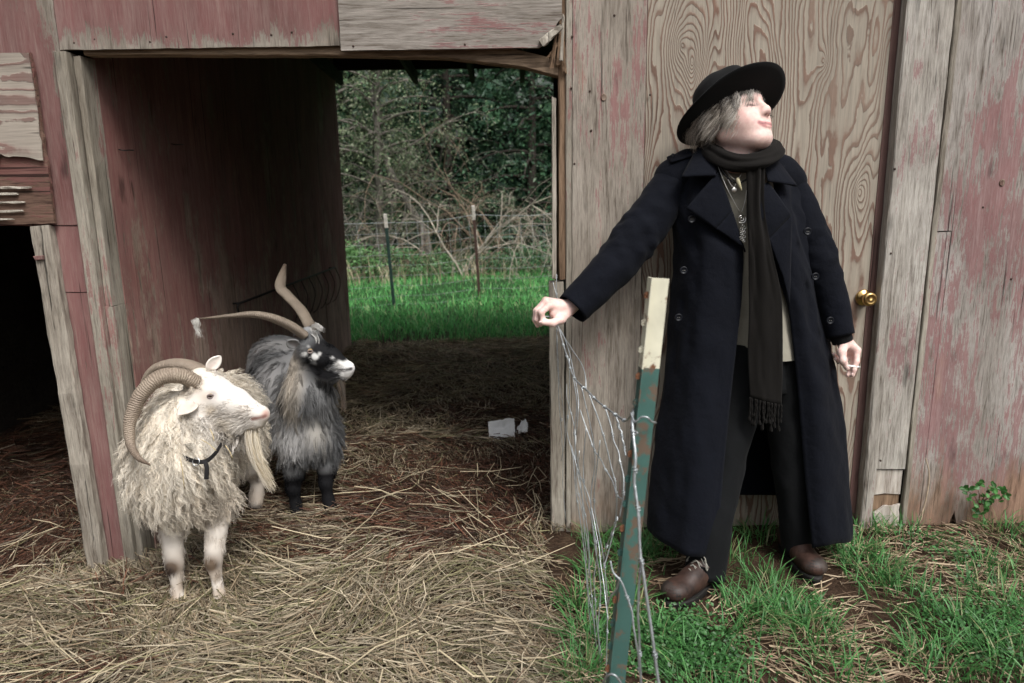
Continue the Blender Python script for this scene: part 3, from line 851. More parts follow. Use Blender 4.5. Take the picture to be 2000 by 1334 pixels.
M['grass'] = attr_mat('grass', .5, .4, .3)
xs_, ys_, an_ = [], [], []
r2 = np.random.default_rng(21)
tufts = []
def tuft(cx, cy, n, rad): tufts.append((cx, cy)); a = r2.uniform(0, 6.283, n); q = rad * np.sqrt(r2.random(n)); xs_.append(cx + np.cos(a) * q); ys_.append(cy + np.sin(a) * q); an_.append(a)
for (c, n, rad) in [((0.7316, -0.6268, 0), 385, .13), ((0.8754, -0.6026, 0), 275, .11), ((0.9182, -0.7387, 0), 231, .11), ((1.3067, -0.362, 0), 341, .12), ((1.305, -0.2132, 0), 231, .09), ((1.3259, -0.527, 0), 209, .12), ((0.565, -0.1479, 0), 286, .10), ((0.4698, -0.2241, 0), 231, .08),
                    ((0.8215, -0.2359, 0), 132, .10), ((0.9961, -0.0788, 0), 143, .07), ((0.5536, -0.7286, 0), 231, .12), ((1.4058, -0.7267, 0), 286, .12), ((1.6486, -0.567, 0), 231, .12), ((1.7533, -0.3409, 0), 165, .10), ((2.0031, -0.0708, 0), 143, .08), ((1.2386, -0.8671, 0), 220, .10),
                    ((0.2342, -0.7197, 0), 253, .07), ((0.2221, -0.5243, 0), 198, .06), ((0.2989, -0.3297, 0), 165, .06), ((0.1927, -0.8841, 0), 209, .06), ((0.3789, -0.529, 0), 209, .08), ((0.4131, -0.7499, 0), 209, .08), ((0.3379, -0.0985, 0), 143, .05), ((0.9106, -0.418, 0), 143, .09), ((0.3871, 0.0323, 0), 132, .05),
                    ((0.5251, -0.8927, 0), 143, .1), ((1.4688, -0.0517, 0), 110, .07), ((1.1428, -0.1264, 0), 99, .05), ((1.585, -0.1418, 0), 88, .1), ((1.6893, -0.7347, 0), 275, .15), ((2.0589, -0.3145, 0), 220, .15), ((0.5631, -1.054, 0), 165, .12), ((0.9252, -0.9246, 0), 121, .1), ((1.443, -0.9166, 0), 231, .12)]:
    tuft(c[0], c[1], n, rad)
for _ in range(16): tuft(r2.uniform(2.3, 3.4), r2.uniform(-1.5, -.1), 160, .1)
gxx, gyy, gaa = np.concatenate(xs_), np.concatenate(ys_), np.concatenate(an_)
near_boot = lambda x, y: ((((x - .57) / .15) ** 2 + ((y + .60) / .13) ** 2) < 1) | ((((x - 1.08) / .10) ** 2 + ((y + .42) / .15) ** 2) < 1)
m = (gyy < -.012) & ~near_boot(gxx, gyy); gxx, gyy, gaa = gxx[m], gyy[m], gaa[m]
kp = r2.random(len(gxx)) < .72; gxx, gyy, gaa = gxx[kp], gyy[kp], gaa[kp]
A = grass_batch(gxx, gyy, .035, .125, .0028, .0052, .75, 4, 1.0, gaa)
nx_ = r2.uniform(.15, 3.0, 9000); ny_ = r2.uniform(-1.75, -.01, 9000)
m = r2.random(9000) < np.clip(.10 + 1.5 * vnoise(np.stack([nx_, ny_, nx_ * 0], -1), 2.6, 15), 0.03, 1)
m &= (nx_ > .15 + .1 * (ny_ < -.6)) & ~(near_boot(nx_, ny_) & (r2.random(9000) < .8))
Bq = grass_batch(nx_[m], ny_[m], .025, .085, .0025, .0045, .8, 4, .9)
P, W, S, C = (np.concatenate([A[i], Bq[i]]) for i in range(4))
v_, f_, c_ = ribbons(P, W, S, C)
c_ = c_ * np.array([.86, 1.0, 1.0])
o = link('yard_grass', make_mesh('yard_grass', v_, f_, M['grass'], True, c_)); tag(o, 'tufts of long green grass growing along the barn wall', 'grass', kind='stuff')

# meadow beyond the shed
n = 60000
mx = rng.uniform(-6.5, 4.5, n); my = 4.0 + rng.random(n) ** 1.35 * 8.0
m = rng.random(n) < np.clip(.8 + 1.0 * vnoise(np.stack([mx, my, mx * 0], -1), 1.1, 7), .12, 1)
m &= my > 4.05 + .25 * vnoise(np.stack([mx, my * 0, mx * 0], -1), 3, 2)
mx, my = mx[m], my[m]
A = grass_batch(mx, my, .05, .15, .006, .011, .55, 3, 2.2)
v_, f_, c_ = ribbons(*A); c_ = c_ * np.array([.66, .90, .88])
o = link('meadow_grass', make_mesh('meadow_grass', v_, f_, M['grass'], True, c_)); tag(o, 'bright green meadow grass behind the shed', 'grass', kind='stuff')


# ================================================================== goats
M['fleece'] = attr_mat('fleece', .9, .05, .22, .0)
M['hide'] = attr_mat('goat_hide', .8, .15)
def horn_mat(name, c0, c1):
    t = NT(name); c = t.coord('Object')
    a = t.attr('Col')                                # red channel runs along the horn, so the rings follow its curve
    u = t.sep(a)[0]
    rings = t.math('SINE', t.math('ADD', t.math('MULTIPLY', u, 420), t.math('MULTIPLY', t.noise(c, 30, 4), 16)))
    rn = t.math('ADD', t.math('MULTIPLY', rings, .5), .5)
    base = t.mix(t.noise(c, 18, 5), c0, c1)
    colr = t.mix(1.0, base, t.ramp(rn, [(.0, (.80, .77, .74)), (.6, (1.06, 1.06, 1.06))]), 'MULTIPLY')
    tipd = t.ramp(u, [(.72, (1, 1, 1)), (1.0, (.45, .40, .37))])
    colr = t.mix(1.0, colr, tipd, 'MULTIPLY')
    t.p(color=colr, rough=.55, spec=.35); t.bump(t.math('ADD', t.math('MULTIPLY', rn, .7), t.math('MULTIPLY', t.noise(c, 70, 5, .7), 1.4)), .8, .004)
    return t.m
M['horn'] = horn_mat('horn', (.37, .305, .235), (.20, .155, .12))
M['horn_dark'] = horn_mat('horn_dark', (.30, .25, .195), (.15, .12, .095))
M['eye_black'] = simple_mat('eye_dark', (.012, .01, .01), .15, 0, .5, 10, .1, 0)
M['eye_amber'] = simple_mat('eye_amber', (.34, .24, .11), .12, 0, .5, 200, .35, 0)
M['leather'] = simple_mat('black_collar_webbing', (.018, .017, .018), .6, 0, .3)
M['steel'] = simple_mat('steel', (.55, .56, .57), .25, 1.0, .5)

def horn(pts, rad, parent, mat, flat=.8, k=14, n=60, ridge=.03, twist=0.0):
    p = spline(np.array(pts, float), n); r = np.interp(np.linspace(0, 1, n), np.linspace(0, 1, len(rad)), rad)
    u = np.linspace(0, 1, n)
    r = r * (1 + ridge * np.sin(u * 85 + 3 * np.sin(u * 13) + 2 * np.sin(u * 37)) * (1 - u * .6))
    v, f = tube(p, r, k, True, flat, twist, lambda s, a: 1 + .10 * np.cos(a) ** 8)
    c = np.repeat(u, k)[:, None] * np.ones(3)
    return part('horn', v, f, mat, parent, True, c)

def fur(v, f, n, lenf, flow, colf, width=(.0016, .003), curl=0.0, lift=.35, seg=5, clump=0, weight=None, rough=.25, turns=1.6):
    """strands rooted on the skin: flow(p, nrm) gives the lie of the coat"""
    p, nn = sample_surface(v, f, n, weight)
    L = lenf(p); keep = L > .002; p, nn, L = p[keep], nn[keep], L[keep]; n = len(p)
    d = flow(p, nn); d = d - nn * (d * nn).sum(1)[:, None] * .9
    d = d / (np.linalg.norm(d, axis=1)[:, None] + 1e-9)
    d = d + rng.normal(0, rough, (n, 3))
    d = d + nn * lift; d /= np.linalg.norm(d, axis=1)[:, None]
    if clump:                                        # locks: strands lean the way their lock does
        j = np.stack([vnoise(p, clump, k) for k in (21, 22, 23)], 1)
        d = d + .8 * j; d /= np.linalg.norm(d, axis=1)[:, None]
    s = np.linspace(0, 1, seg)
    L = L * rng.uniform(.65, 1.25, n)
    a = np.cross(d, nn); a /= np.linalg.norm(a, axis=1)[:, None] + 1e-9
    b = np.cross(a, d)
    P = p[:, None] - nn[:, None] * .002 + d[:, None] * (L[:, None] * s)[..., None]
    P = P - nn[:, None] * (L[:, None] * (s ** 2) * lift * .45)[..., None]
    P[..., 2] -= (L[:, None] * s ** 2) * .22
    if curl > 0:
        ph = rng.uniform(0, 6.28, n)[:, None] + s[None] * turns * 6.28 * rng.uniform(.6, 1.3, n)[:, None]
        am = curl * (L[:, None]) * np.minimum(1, s * 3)[None]
        P = P + a[:, None] * (np.cos(ph) * am)[..., None] + b[:, None] * (np.sin(ph) * am)[..., None]
    W = rng.uniform(*width, n)[:, None] * .5 * (1 - .75 * s ** 1.5)[None]
    rl = rng.uniform(0, 3.14, n)
    sd = a * np.cos(rl)[:, None] + b * np.sin(rl)[:, None]
    c = colf(p) * rng.uniform(.78, 1.18, (n, 1))
    cc = c[:, None] * (1.0 + .18 * (s - .5))[None, :, None]
    return P, W, np.repeat(sd[:, None], seg, 1), cc

def g_(p, c, r): return np.exp(-(((p - np.array(c)) ** 2).sum(1)) / r ** 2)
def ball(r, n=16):
    th = np.linspace(0, np.pi, n); v = []
    a = np.linspace(0, 2 * np.pi, 2 * n, endpoint=False)
    for t_ in th: v.append(np.stack([np.sin(t_) * np.cos(a), np.sin(t_) * np.sin(a), np.full(2 * n, np.cos(t_))], 1))
    return np.concatenate(v) * r, grid_faces(n, 2 * n, True)
def eye_part(c, r, look, parent):
    v, f = ball(r); e = part('eye', v + np.array(c), f, M['eye_amber'], parent)
    # slot pupil: a thin dark lens on the eyeball
    u = unit(look); s = unit(np.cross([0, 0, 1.0], u)); w = np.cross(u, s)
    a = np.linspace(0, 6.283, 20, endpoint=False)
    ring = [np.array(c) + u * r * 1.03] + [np.array(c) + unit(u + s * .55 * np.cos(x) + w * .20 * np.sin(x)) * r * 1.02 for x in a]
    part('pupil', ring, [[0, 1 + i, 1 + (i + 1) % 20] for i in range(20)], M['eye_black'], e)
    a = np.linspace(0, 6.283, 28, endpoint=False)
    rim = np.array([np.array(c) + unit(u * .62 + s * .80 * np.cos(x) + w * .36 * np.sin(x)) * r * 1.06 for x in np.r_[a, a[:1]]])
    part('eyelid', *tube(rim, r * .30, 6, False), M['lid'], e)
M['hoof_pale'] = simple_mat('pale_hoof', (.33, .25, .17), .6, 0, .3, 40, .4, .3)
M['hoof_dark'] = simple_mat('dark_hoof', (.03, .027, .025), .6, 0, .3, 40, .4, .3)
M['lid'] = simple_mat('eyelid_skin', (.17, .135, .125), .6)

def leaf_ear(root, tip, width, normal, parent, mat_c, cup=.35):
    root, tip = np.array(root), np.array(tip); ax = tip - root; L = np.linalg.norm(ax); ax /= L
    nrm = unit(np.array(normal) - ax * np.dot(normal, ax)); sd = np.cross(ax, nrm)
    U, V = np.meshgrid(np.linspace(0, 1, 14), np.linspace(-1, 1, 9), indexing='ij')
    prof = np.sin(np.clip(U * .86 + .16, 0, 1) * np.pi) ** .75
    P = root + ax * (U * L)[..., None] + sd * (V * prof * width)[..., None] + nrm * ((V ** 2 - .5) * cup * width * prof)[..., None] - np.array([0, 0, 1]) * (U ** 2 * .12 * L)[..., None]
    v, f = sheet(P, .005)
    k = len(v) // 2; c = np.tile(np.array(mat_c), (len(v), 1)) * (1 + .12 * vnoise(v, 120, 3))[:, None]
    inner = np.exp(-(np.r_[V.ravel(), V.ravel()] / .55) ** 2) * np.clip(1.1 - np.r_[U.ravel(), U.ravel()], 0, 1)
    c = c * (1 - .45 * inner[:, None]) + np.array([.40, .27, .24]) * .45 * inner[:, None] * mat_c[0] * 1.5
    return part('ear', v, f, M['hide'], parent, True, c)

def fleece_locks(v, f, nlock, m, lenf, flow, colf, lift=.4, amp=.006, turns=2.0, rad=.014, width=(.0018, .0034), seg=8, rough=.2, tight=.8, weight=None):
    """matted locks: every lock is a bundle of strands that draw together towards one wavy tip"""
    lp, ln = sample_surface(v, f, nlock, weight); L = lenf(lp); k = L > .006; lp, ln, L = lp[k], ln[k], L[k] * rng.uniform(.7, 1.25, k.sum()); n = len(lp)
    d = flow(lp, ln); d = d - ln * (d * ln).sum(1)[:, None]; d /= np.linalg.norm(d, axis=1)[:, None] + 1e-9
    d = d + ln * lift + rng.normal(0, rough, (n, 3)); d /= np.linalg.norm(d, axis=1)[:, None]
    a = np.cross(d, ln); a /= np.linalg.norm(a, axis=1)[:, None] + 1e-9; b_ = np.cross(a, d)
    s = np.linspace(0, 1, seg)
    C = lp[:, None] - ln[:, None] * .004 + d[:, None] * (L[:, None] * s)[..., None]
    C[..., 2] -= L[:, None] * s ** 2 * .30
    C = C - ln[:, None] * (L[:, None] * s ** 2 * lift * .5)[..., None]
    ph = rng.uniform(0, 6.28, n)[:, None] + s[None] * turns * 6.28 * rng.uniform(.7, 1.3, n)[:, None]
    am = amp * rng.uniform(.4, 1.4, n)[:, None] * np.clip(s * 2.2, 0, 1)[None]
    C = C + a[:, None] * (np.cos(ph) * am)[..., None] + b_[:, None] * (np.sin(ph) * am * .7)[..., None]
    q = rng.normal(0, 1, (n, m, 2)); q /= np.linalg.norm(q, axis=2)[..., None] + 1e-9; q *= np.sqrt(rng.random((n, m, 1))) * rad
    t1 = a; t2 = np.cross(ln, a)
    off = q[..., :1] * t1[:, None] + q[..., 1:] * t2[:, None]
    P = C[:, None] + off[:, :, None] * (1 - tight * s ** .9)[None, None, :, None]
    P = P + rng.normal(0, .0016, (n, m, 1, 3)) * s[None, None, :, None] * 2
    e = rng.uniform(.75, 1.08, (n, m)); P = P[:, :, :1] + (P - P[:, :, :1]) * e[:, :, None, None]
    P = P.reshape(-1, seg, 3); N = n * m
    W = rng.uniform(*width, N)[:, None] * .5 * (1 - .7 * s ** 2)[None]
    rl = rng.uniform(0, 3.14, N); ar, br = np.repeat(a, m, 0), np.repeat(b_, m, 0)
    sd = ar * np.cos(rl)[:, None] + br * np.sin(rl)[:, None]
    c = np.repeat(colf(lp) * rng.uniform(.72, 1.2, (n, 1)), m, 0) * rng.uniform(.85, 1.12, (N, 1))
    return P, W, np.repeat(sd[:, None], seg, 1), c

def hoof(q, r, h, parent, mat, yaw=0.0):
    """cloven hoof: two wedge-shaped toes side by side"""
    hf_ = link('hoof', None, parent)
    for sx in (-1, 1):
        U, V = [], []
        a = np.linspace(0, 6.283, 14, endpoint=False); v = []
        for (k, z, fw) in ((1.12, 0, -.5), (1.08, .25, -.42), (.92, .65, -.2), (.75, 1.0, 0.0)):
            x = sx * r * .50 + np.cos(a) * r * .47 * k; y = np.sin(a) * r * 1.0 * k + fw * r; v.append(np.stack([x, y, np.full(14, z * h)], 1))
        v = np.concatenate(v); cs, sn = math.cos(yaw), math.sin(yaw); v = np.stack([v[:, 0] * cs - v[:, 1] * sn, v[:, 0] * sn + v[:, 1] * cs, v[:, 2]], 1)
        part('toe', v + np.array(q), grid_faces(4, 14, True) + [list(range(14))[::-1], [42 + j for j in range(14)]], mat, hf_)

# ---------------------------------------------------------------- white goat
wg = thing('goat', 'cream woolly goat with curled ridged horns and a long pale beard, standing on the straw', 'goat', (-1.1025, -0.4535, 0), 'goats at the shed')
sk = np.array((-1.0247, -0.37, 0.7174)); mz = np.array((-0.8467, -0.42, 0.668)); poll = np.array((-1.0585, -0.36, 0.7697))
chest = np.array((-1.1519, -0.38, 0.4767)); mid = np.array((-1.2175, -0.05, 0.4966)); rump = np.array((-1.2575, 0.26, 0.4865))
hf = unit(mz - sk)
b = Body()
b.chain([chest, mid, rump], [.158, .178, .150], .08)
b.cap(chest + [0, -.03, -.06], chest + [.03, -.02, -.10], .12, .10, .06)
b.chain([chest + [0, -.01, .05], (-1.1167, -0.37, 0.6126), (-1.0572, -0.36, 0.6821)], [.135, .105, .075], .06)
b.chain([sk, (sk + mz) / 2 + [0, 0, .004], mz], [.066, .047, .0265], .025)                # skull to muzzle
b.chain([poll, sk + hf * .03 + [0, 0, .028]], [.042, .040], .03)
b.chain([(-1.0481, -0.37, 0.6262), (-0.9484, -0.395, 0.6254), (-0.8513, -0.42, 0.6357)], [.040, .030, .021], .03)    # jaw
b.ell(mz + hf * .020, [.017, .021, .019], k=.02)
L1 = [(-1.1724, -0.4, 0.3526), (-1.1866, -0.42, 0.2375), (-1.1824, -0.44, 0.1276), (-1.1815, -0.445, 0.036), (-1.176, -0.455, -0.0056)]
L2 = [(-1.0375, -0.36, 0.3514), (-1.0483, -0.39, 0.2294), (-1.0553, -0.42, 0.1257), (-1.0473, -0.425, 0.0412), (-1.0401, -0.435, -0.0008)]
for L in (L1, L2): b.chain(L, [.058, .036, .0285, .0165, .0225], .012)
H1 = [rump + [-.10, -.02, -.10], rump + [-.11, .02, -.24], rump + [-.11, .10, -.33], rump + [-.11, .06, -.43]]
H2 = [rump + [.10, -.04, -.10], rump + [.105, -.06, -.24], rump + [.11, .02, -.33], rump + [.112, -.03, -.43]]
for L in (H1, H2): b.chain(L, [.085, .055, .03, .03], .03)
for e in ((-0.992, -0.442, 0.7376),): b.ell(e, [.012, .012, .010], k=.012, sub=True)
b.ell((-0.8116, -0.446, 0.6916), [.008, .007, .005], k=.008, sub=True)
WV, WF = b.mesh(.0048)
wface = lambda p: np.clip(((p - poll) @ hf + .012) / .03, 0, 1) * np.clip(1.4 - np.linalg.norm(p - (sk + mz) / 2, axis=1) / .13, 0, 1)
def w_col(p):
    cream = np.array([.83, .775, .68]); grey = np.array([.64, .575, .48]); white = np.array([.70, .66, .61])
    n = (.5 + .5 * vnoise(p, 12, 4))[:, None]; c = cream * n + grey * (1 - n)
    n2 = np.clip(vnoise(p, 5, 7) * 1.2, 0, 1)[:, None]; c = c * (1 - .35 * n2) + np.array([.30, .225, .16]) * .35 * n2
    w = np.clip(wface(p) * 1.6, 0, 1)[:, None]; c = c * (1 - w) + white * w
    leg = np.clip((.34 - p[:, 2]) / .08, 0, 1)[:, None]; c = c * (1 - leg) + np.array([.62, .57, .51]) * leg
    for kn in (L1[2], L2[2]):
        k = np.clip(1.5 * g_(p, np.array(kn) + [0, -.02, 0], .030), 0, 1)[:, None]; c = c * (1 - k) + np.array([.055, .04, .032]) * k
    mud = (np.clip((.20 - p[:, 2]) / .16, 0, 1) * np.clip(.5 + 1.2 * vnoise(p, 30, 8), 0, 1))[:, None]; c = c * (1 - .6 * mud) + np.array([.30, .215, .14]) * .6 * mud
    for (q, r, cc, s) in [(mz + hf * .035 + [0, -.012, .01], .016, (.48, .31, .26), 1.2), ((-0.8116, -0.446, 0.6916), .010, (.10, .05, .045), 1.6), ((-0.9931, -0.44, 0.7353), .017, (.36, .31, .30), 1.0), ((-1.0003, -0.44, 0.6823), .02, (.56, .47, .34), .7), ((-1.044, -0.42, 0.7711), .025, (.5, .37, .26), .6), ((-1.0172, -0.44, 0.7321), .02, (.52, .43, .33), .6), ((-0.8911, -0.46, 0.692), .03, (.60, .54, .48), .6), ((-0.9565, -0.44, 0.6243), .035, (.56, .49, .38), .7), ((-0.9708, -0.41, 0.7761), .03, (.62, .57, .50), .5)]:
        k = np.clip(s * g_(p, q, r), 0, 1)[:, None]; c = c * (1 - k) + np.array(cc) * k
    return c
def seg_d(p, a, b_):
    a = np.array(a); b_ = np.array(b_); t_ = np.clip((p - a) @ (b_ - a) / ((b_ - a) @ (b_ - a)), 0, 1); return np.linalg.norm(p - a - t_[:, None] * (b_ - a), axis=1)
def w_skin(p):
    c = w_col(p); m = np.clip(1.6 - seg_d(p, (-0.866, -0.446, 0.6534), (-0.7896, -0.446, 0.6699)) / .0062, 0, 1)[:, None]
    return c * (1 - m) + np.array([.22, .12, .10]) * m
part('body', WV, WF, M['hide'], wg, True, w_skin(WV))
def w_head(p): return np.clip((.088 - seg_d(p, sk, mz + hf * .03)) / .018, 0, 1) * np.clip(((p - poll) @ hf + .030) / .02, 0, 1)
def w_len(p):
    L = (.075 + .02 * vnoise(p, 9, 3)) * np.clip((p[:, 2] - .25) / .11, 0, 1)
    return L * (1 - w_head(p)) * np.clip(.45 + np.linalg.norm(p - sk, axis=1) / .25, 0, 1)
fl = lambda p, n: np.array([0, .12, -1.0]) + 0 * p
A1 = fleece_locks(WV, WF, 2900, 14, lambda p: w_len(p) * 1.12, fl, w_col, .36, .0075, 2.8, .0125, (.0015, .0028), 10, .26, .75)
A2 = fur(WV, WF, 18000, lambda p: w_len(p) * .75, fl, w_col, (.0016, .0030), .12, .35, 7, 20, None, .22, 2.5)
v_, f_, c_ = ribbons(A1[0], A1[1], A1[2], A1[3]); o = part('fleece', v_, f_, M['fleece'], wg, True, c_); o['kind'] = 'stuff'
v_, f_, c_ = ribbons(*A2); o = part('fleece', v_, f_, M['fleece'], wg, True, c_); o['kind'] = 'stuff'
def short_len(p):
    d_eye = np.linalg.norm(p - np.array((-0.9931, -0.44, 0.7353)), axis=1); d_nose = np.linalg.norm(p - mz - hf * .055, axis=1)
    jaw = np.clip((sk[2] - .03 - p[:, 2]) / .03, 0, 1) * w_head(p)
    return np.where(w_len(p) < .03, .013 + .016 * jaw + .006 * (p[:, 2] < .35), 0) * np.clip((d_eye - .012) / .014, .12, 1) * np.clip((d_nose - .018) / .04, .10, 1)
def face_flow(p, n): 
    onleg = (p[:, 2] < .45)[:, None]; return np.where(onleg, np.array([0, 0, -1.0]), -hf + np.array([0, 0, -.25]))
A3 = fur(WV, WF, 34000, short_len, face_flow, w_col, (.0012, .0022), .0, .10, 4, 26, lambda p: np.where(w_len(p) < .03, np.where(p[:, 2] > .5, 1.6, .7), .0), .14)
v_, f_, c_ = ribbons(*A3); o = part('short_hair', v_, f_, M['fleece'], wg, True, c_); o['kind'] = 'stuff'
for L in (L1, L2): hoof(np.array(L[-1]) + [0, -.004, -.034], .024, .036, wg, M['hoof_pale'])
eye_part(np.array((-1.0004, -0.424, 0.7308)), .0112, (.25, -.96, .0), wg)
horn([(-1.0547, -0.4, 0.7695), (-1.092, -0.43, 0.8027), (-1.1446, -0.46, 0.8043), (-1.1947, -0.49, 0.7582), (-1.2224, -0.52, 0.6853), (-1.2103, -0.56, 0.6233), (-1.1709, -0.6, 0.5864), (-1.1175, -0.63, 0.5703)], [.031, .031, .030, .0275, .0235, .018, .0115, .003], wg, M['horn'], .85)
horn([(-1.0624, -0.33, 0.7911), (-1.1239, -0.3, 0.8067), (-1.2066, -0.27, 0.8046), (-1.2877, -0.24, 0.7685), (-1.3466, -0.22, 0.6739), (-1.3611, -0.22, 0.5862)], [.027, .027, .025, .022, .017, .006], wg, M['horn'], .75)
leaf_ear((-1.0443, -0.445, 0.7111), (-1.0801, -0.505, 0.6988), .024, (-.2, -.9, .3), wg, (.60, .54, .47))
leaf_ear((-1.0449, -0.32, 0.7956), (-1.0027, -0.31, 0.851), .021, (.5, -.8, .1), wg, (.74, .69, .63))
def strands(root, tip, n, r0, r1, colr, parent, name, width=(.002, .004), seg=7, sagv=(0, 0, 0), wave=.004, mat='fleece'):
    root, tip = np.array(root, float), np.array(tip, float)
    a = rng.normal(0, 1, (n, 3)); a /= np.linalg.norm(a, axis=1)[:, None]; a *= rng.random((n, 1)) ** .4
    s = np.linspace(0, 1, seg); e = rng.uniform(.55, 1.08, n)
    P = (root + a * r0)[:, None] + ((tip - root)[None] * e[:, None] + a * (r1 - r0))[:, None] * s[None, :, None] + np.array(sagv)[None, None] * (np.sin(s * np.pi))[None, :, None]
    P += wave * np.sin(s * 5)[None, :, None] * rng.normal(0, 1, (n, 1, 3))
    W = rng.uniform(*width, n)[:, None] * .5 * (1 - .8 * s)[None]
    sd = rng.normal(0, 1, (n, 3)); sd[:, 1] *= .3; sd /= np.linalg.norm(sd, axis=1)[:, None]
    c = np.array(colr) * rng.uniform(.7, 1.2, (n, 1)) if np.ndim(colr) == 1 else np.array(colr)[rng.integers(0, len(colr), n)] * rng.uniform(.8, 1.15, (n, 1))
    v, f, cc = ribbons(P, W, np.repeat(sd[:, None], seg, 1), c)
    return part(name, v, f, M[mat], parent, True, cc)
strands((-0.8834, -0.41, 0.6074), (-0.8167, -0.45, 0.4157), 460, .022, .020, [(.62, .55, .43), (.70, .64, .54), (.5, .42, .3)], wg, 'beard', (.002, .0042), 8, (-.012, 0, -.01), .0035)['kind'] = 'stuff'
# collar with ring and hanging strap end
cl = spline([(-1.1079, -0.48, 0.5569), (-1.0608, -0.515, 0.5464), (-1.0182, -0.53, 0.5392), (-0.9918, -0.522, 0.5391), (-0.9796, -0.485, 0.5494), (-0.9806, -0.43, 0.5614)], 24)
v_, f_ = sheet(np.stack([cl + [0, 0, .007], cl, cl - [0, 0, .007]], 1), .004); co = part('collar', v_, f_, M['leather'], wg, False)
st = spline([(-0.9946, -0.53, 0.5423), (-0.9884, -0.535, 0.5178), (-0.9939, -0.535, 0.4807)], 10)
v_, f_ = sheet(np.stack([st - [.007, 0, 0], st + [.007, 0, 0]], 1) * 1.0, .004); v_[:, 0] += np.where(v_[:, 2] < st[-1][2] + .012, 0, 0); part('strap_end', v_, f_, M['leather'], co, False)
a = np.linspace(0, 6.283, 20); rc = np.array((-1.0183, -0.54, 0.5431))
part('ring', *tube(rc + np.stack([np.cos(a) * .011, np.sin(a) * .004, np.sin(a) * .012], 1), .0016, 6, False), M['steel'], co)
M['fleece_straw'] = simple_mat('fleece_straw', (.5, .4, .22), .6)
# straws caught in the fleece
for (q0, q1) in [(((-1.0578, -0.56, 0.5638)), ((-1.0563, -0.56, 0.459))), (((-1.0144, -0.5, 0.6053)), ((-0.9547, -0.53, 0.5767))), (((-0.9946, -0.47, 0.6298)), ((-0.9763, -0.49, 0.594))), (((-0.9496, -0.47, 0.572)), ((-0.9259, -0.48, 0.5304)))]:
    part('straw_stalk', *tube(spline([q0, (np.array(q0) + np.array(q1)) / 2 + [.004, -.004, .004], q1], 6), .0013, 5), M['fleece_straw'], wg)

# ---------------------------------------------------------------- grey goat
gg = thing('goat', 'dark grey goat with black face, white muzzle and wide twisted horns, inside the shed', 'goat', (-0.8925, 0.2263, 0), 'goats at the shed')
sk2 = np.array((-0.8356, 0.2, 0.7394)); mz2 = np.array((-0.6844, 0.15, 0.6866)); h2 = unit(mz2 - sk2); poll2 = np.array((-0.8505, 0.21, 0.8106))
ch2 = np.array((-0.8985, 0.27, 0.3349)); mid2 = np.array((-1.0887, 0.65, 0.4569)); ru2 = np.array((-1.257, 1, 0.5127))
b = Body()
b.chain([ch2, mid2, ru2], [.130, .160, .150], .08)
b.chain([ch2 + [0, 0, .04], (-0.8811, 0.23, 0.5356), (-0.8717, 0.22, 0.6817)], [.125, .098, .068], .06)
b.chain([sk2, (sk2 + mz2) / 2 + [0, 0, .004], mz2], [.066, .048, .027], .025)
b.chain([poll2, sk2 + h2 * .03 + [0, 0, .025]], [.038, .036], .03)
b.chain([(-0.8552, 0.2, 0.6504), (-0.765, 0.17, 0.6453), (-0.6821, 0.15, 0.6557)], [.040, .030, .020], .03)
b.ell(mz2 + h2 * .018, [.017, .022, .019], k=.02)
K1 = [(-0.9422, 0.22, 0.2825), (-0.9553, 0.21, 0.1911), (-0.9643, 0.2, 0.1233), (-0.9587, 0.2, 0.0504), (-0.9536, 0.19, 0.0185)]
K2 = [(-0.817, 0.26, 0.2892), (-0.8225, 0.24, 0.2006), (-0.8263, 0.22, 0.1364), (-0.82, 0.22, 0.0632), (-0.811, 0.21, 0.0235)]
for L in (K1, K2): b.chain(L, [.058, .040, .027, .023, .028], .02)
for sx in (-.09, .09):
    b.chain([ru2 + [sx, .02, -.1], ru2 + [sx * 1.1, .02, -.24], ru2 + [sx * 1.1, .10, -.32], ru2 + [sx * 1.1, .06, -.455]], [.085, .055, .03, .03], .03)
b.ell((-0.8207, 0.122, 0.7607), [.011, .011, .009], k=.012, sub=True)
b.ell((-0.6532, 0.124, 0.7164), [.008, .007, .005], k=.008, sub=True)
GV, GF = b.mesh(.0055)
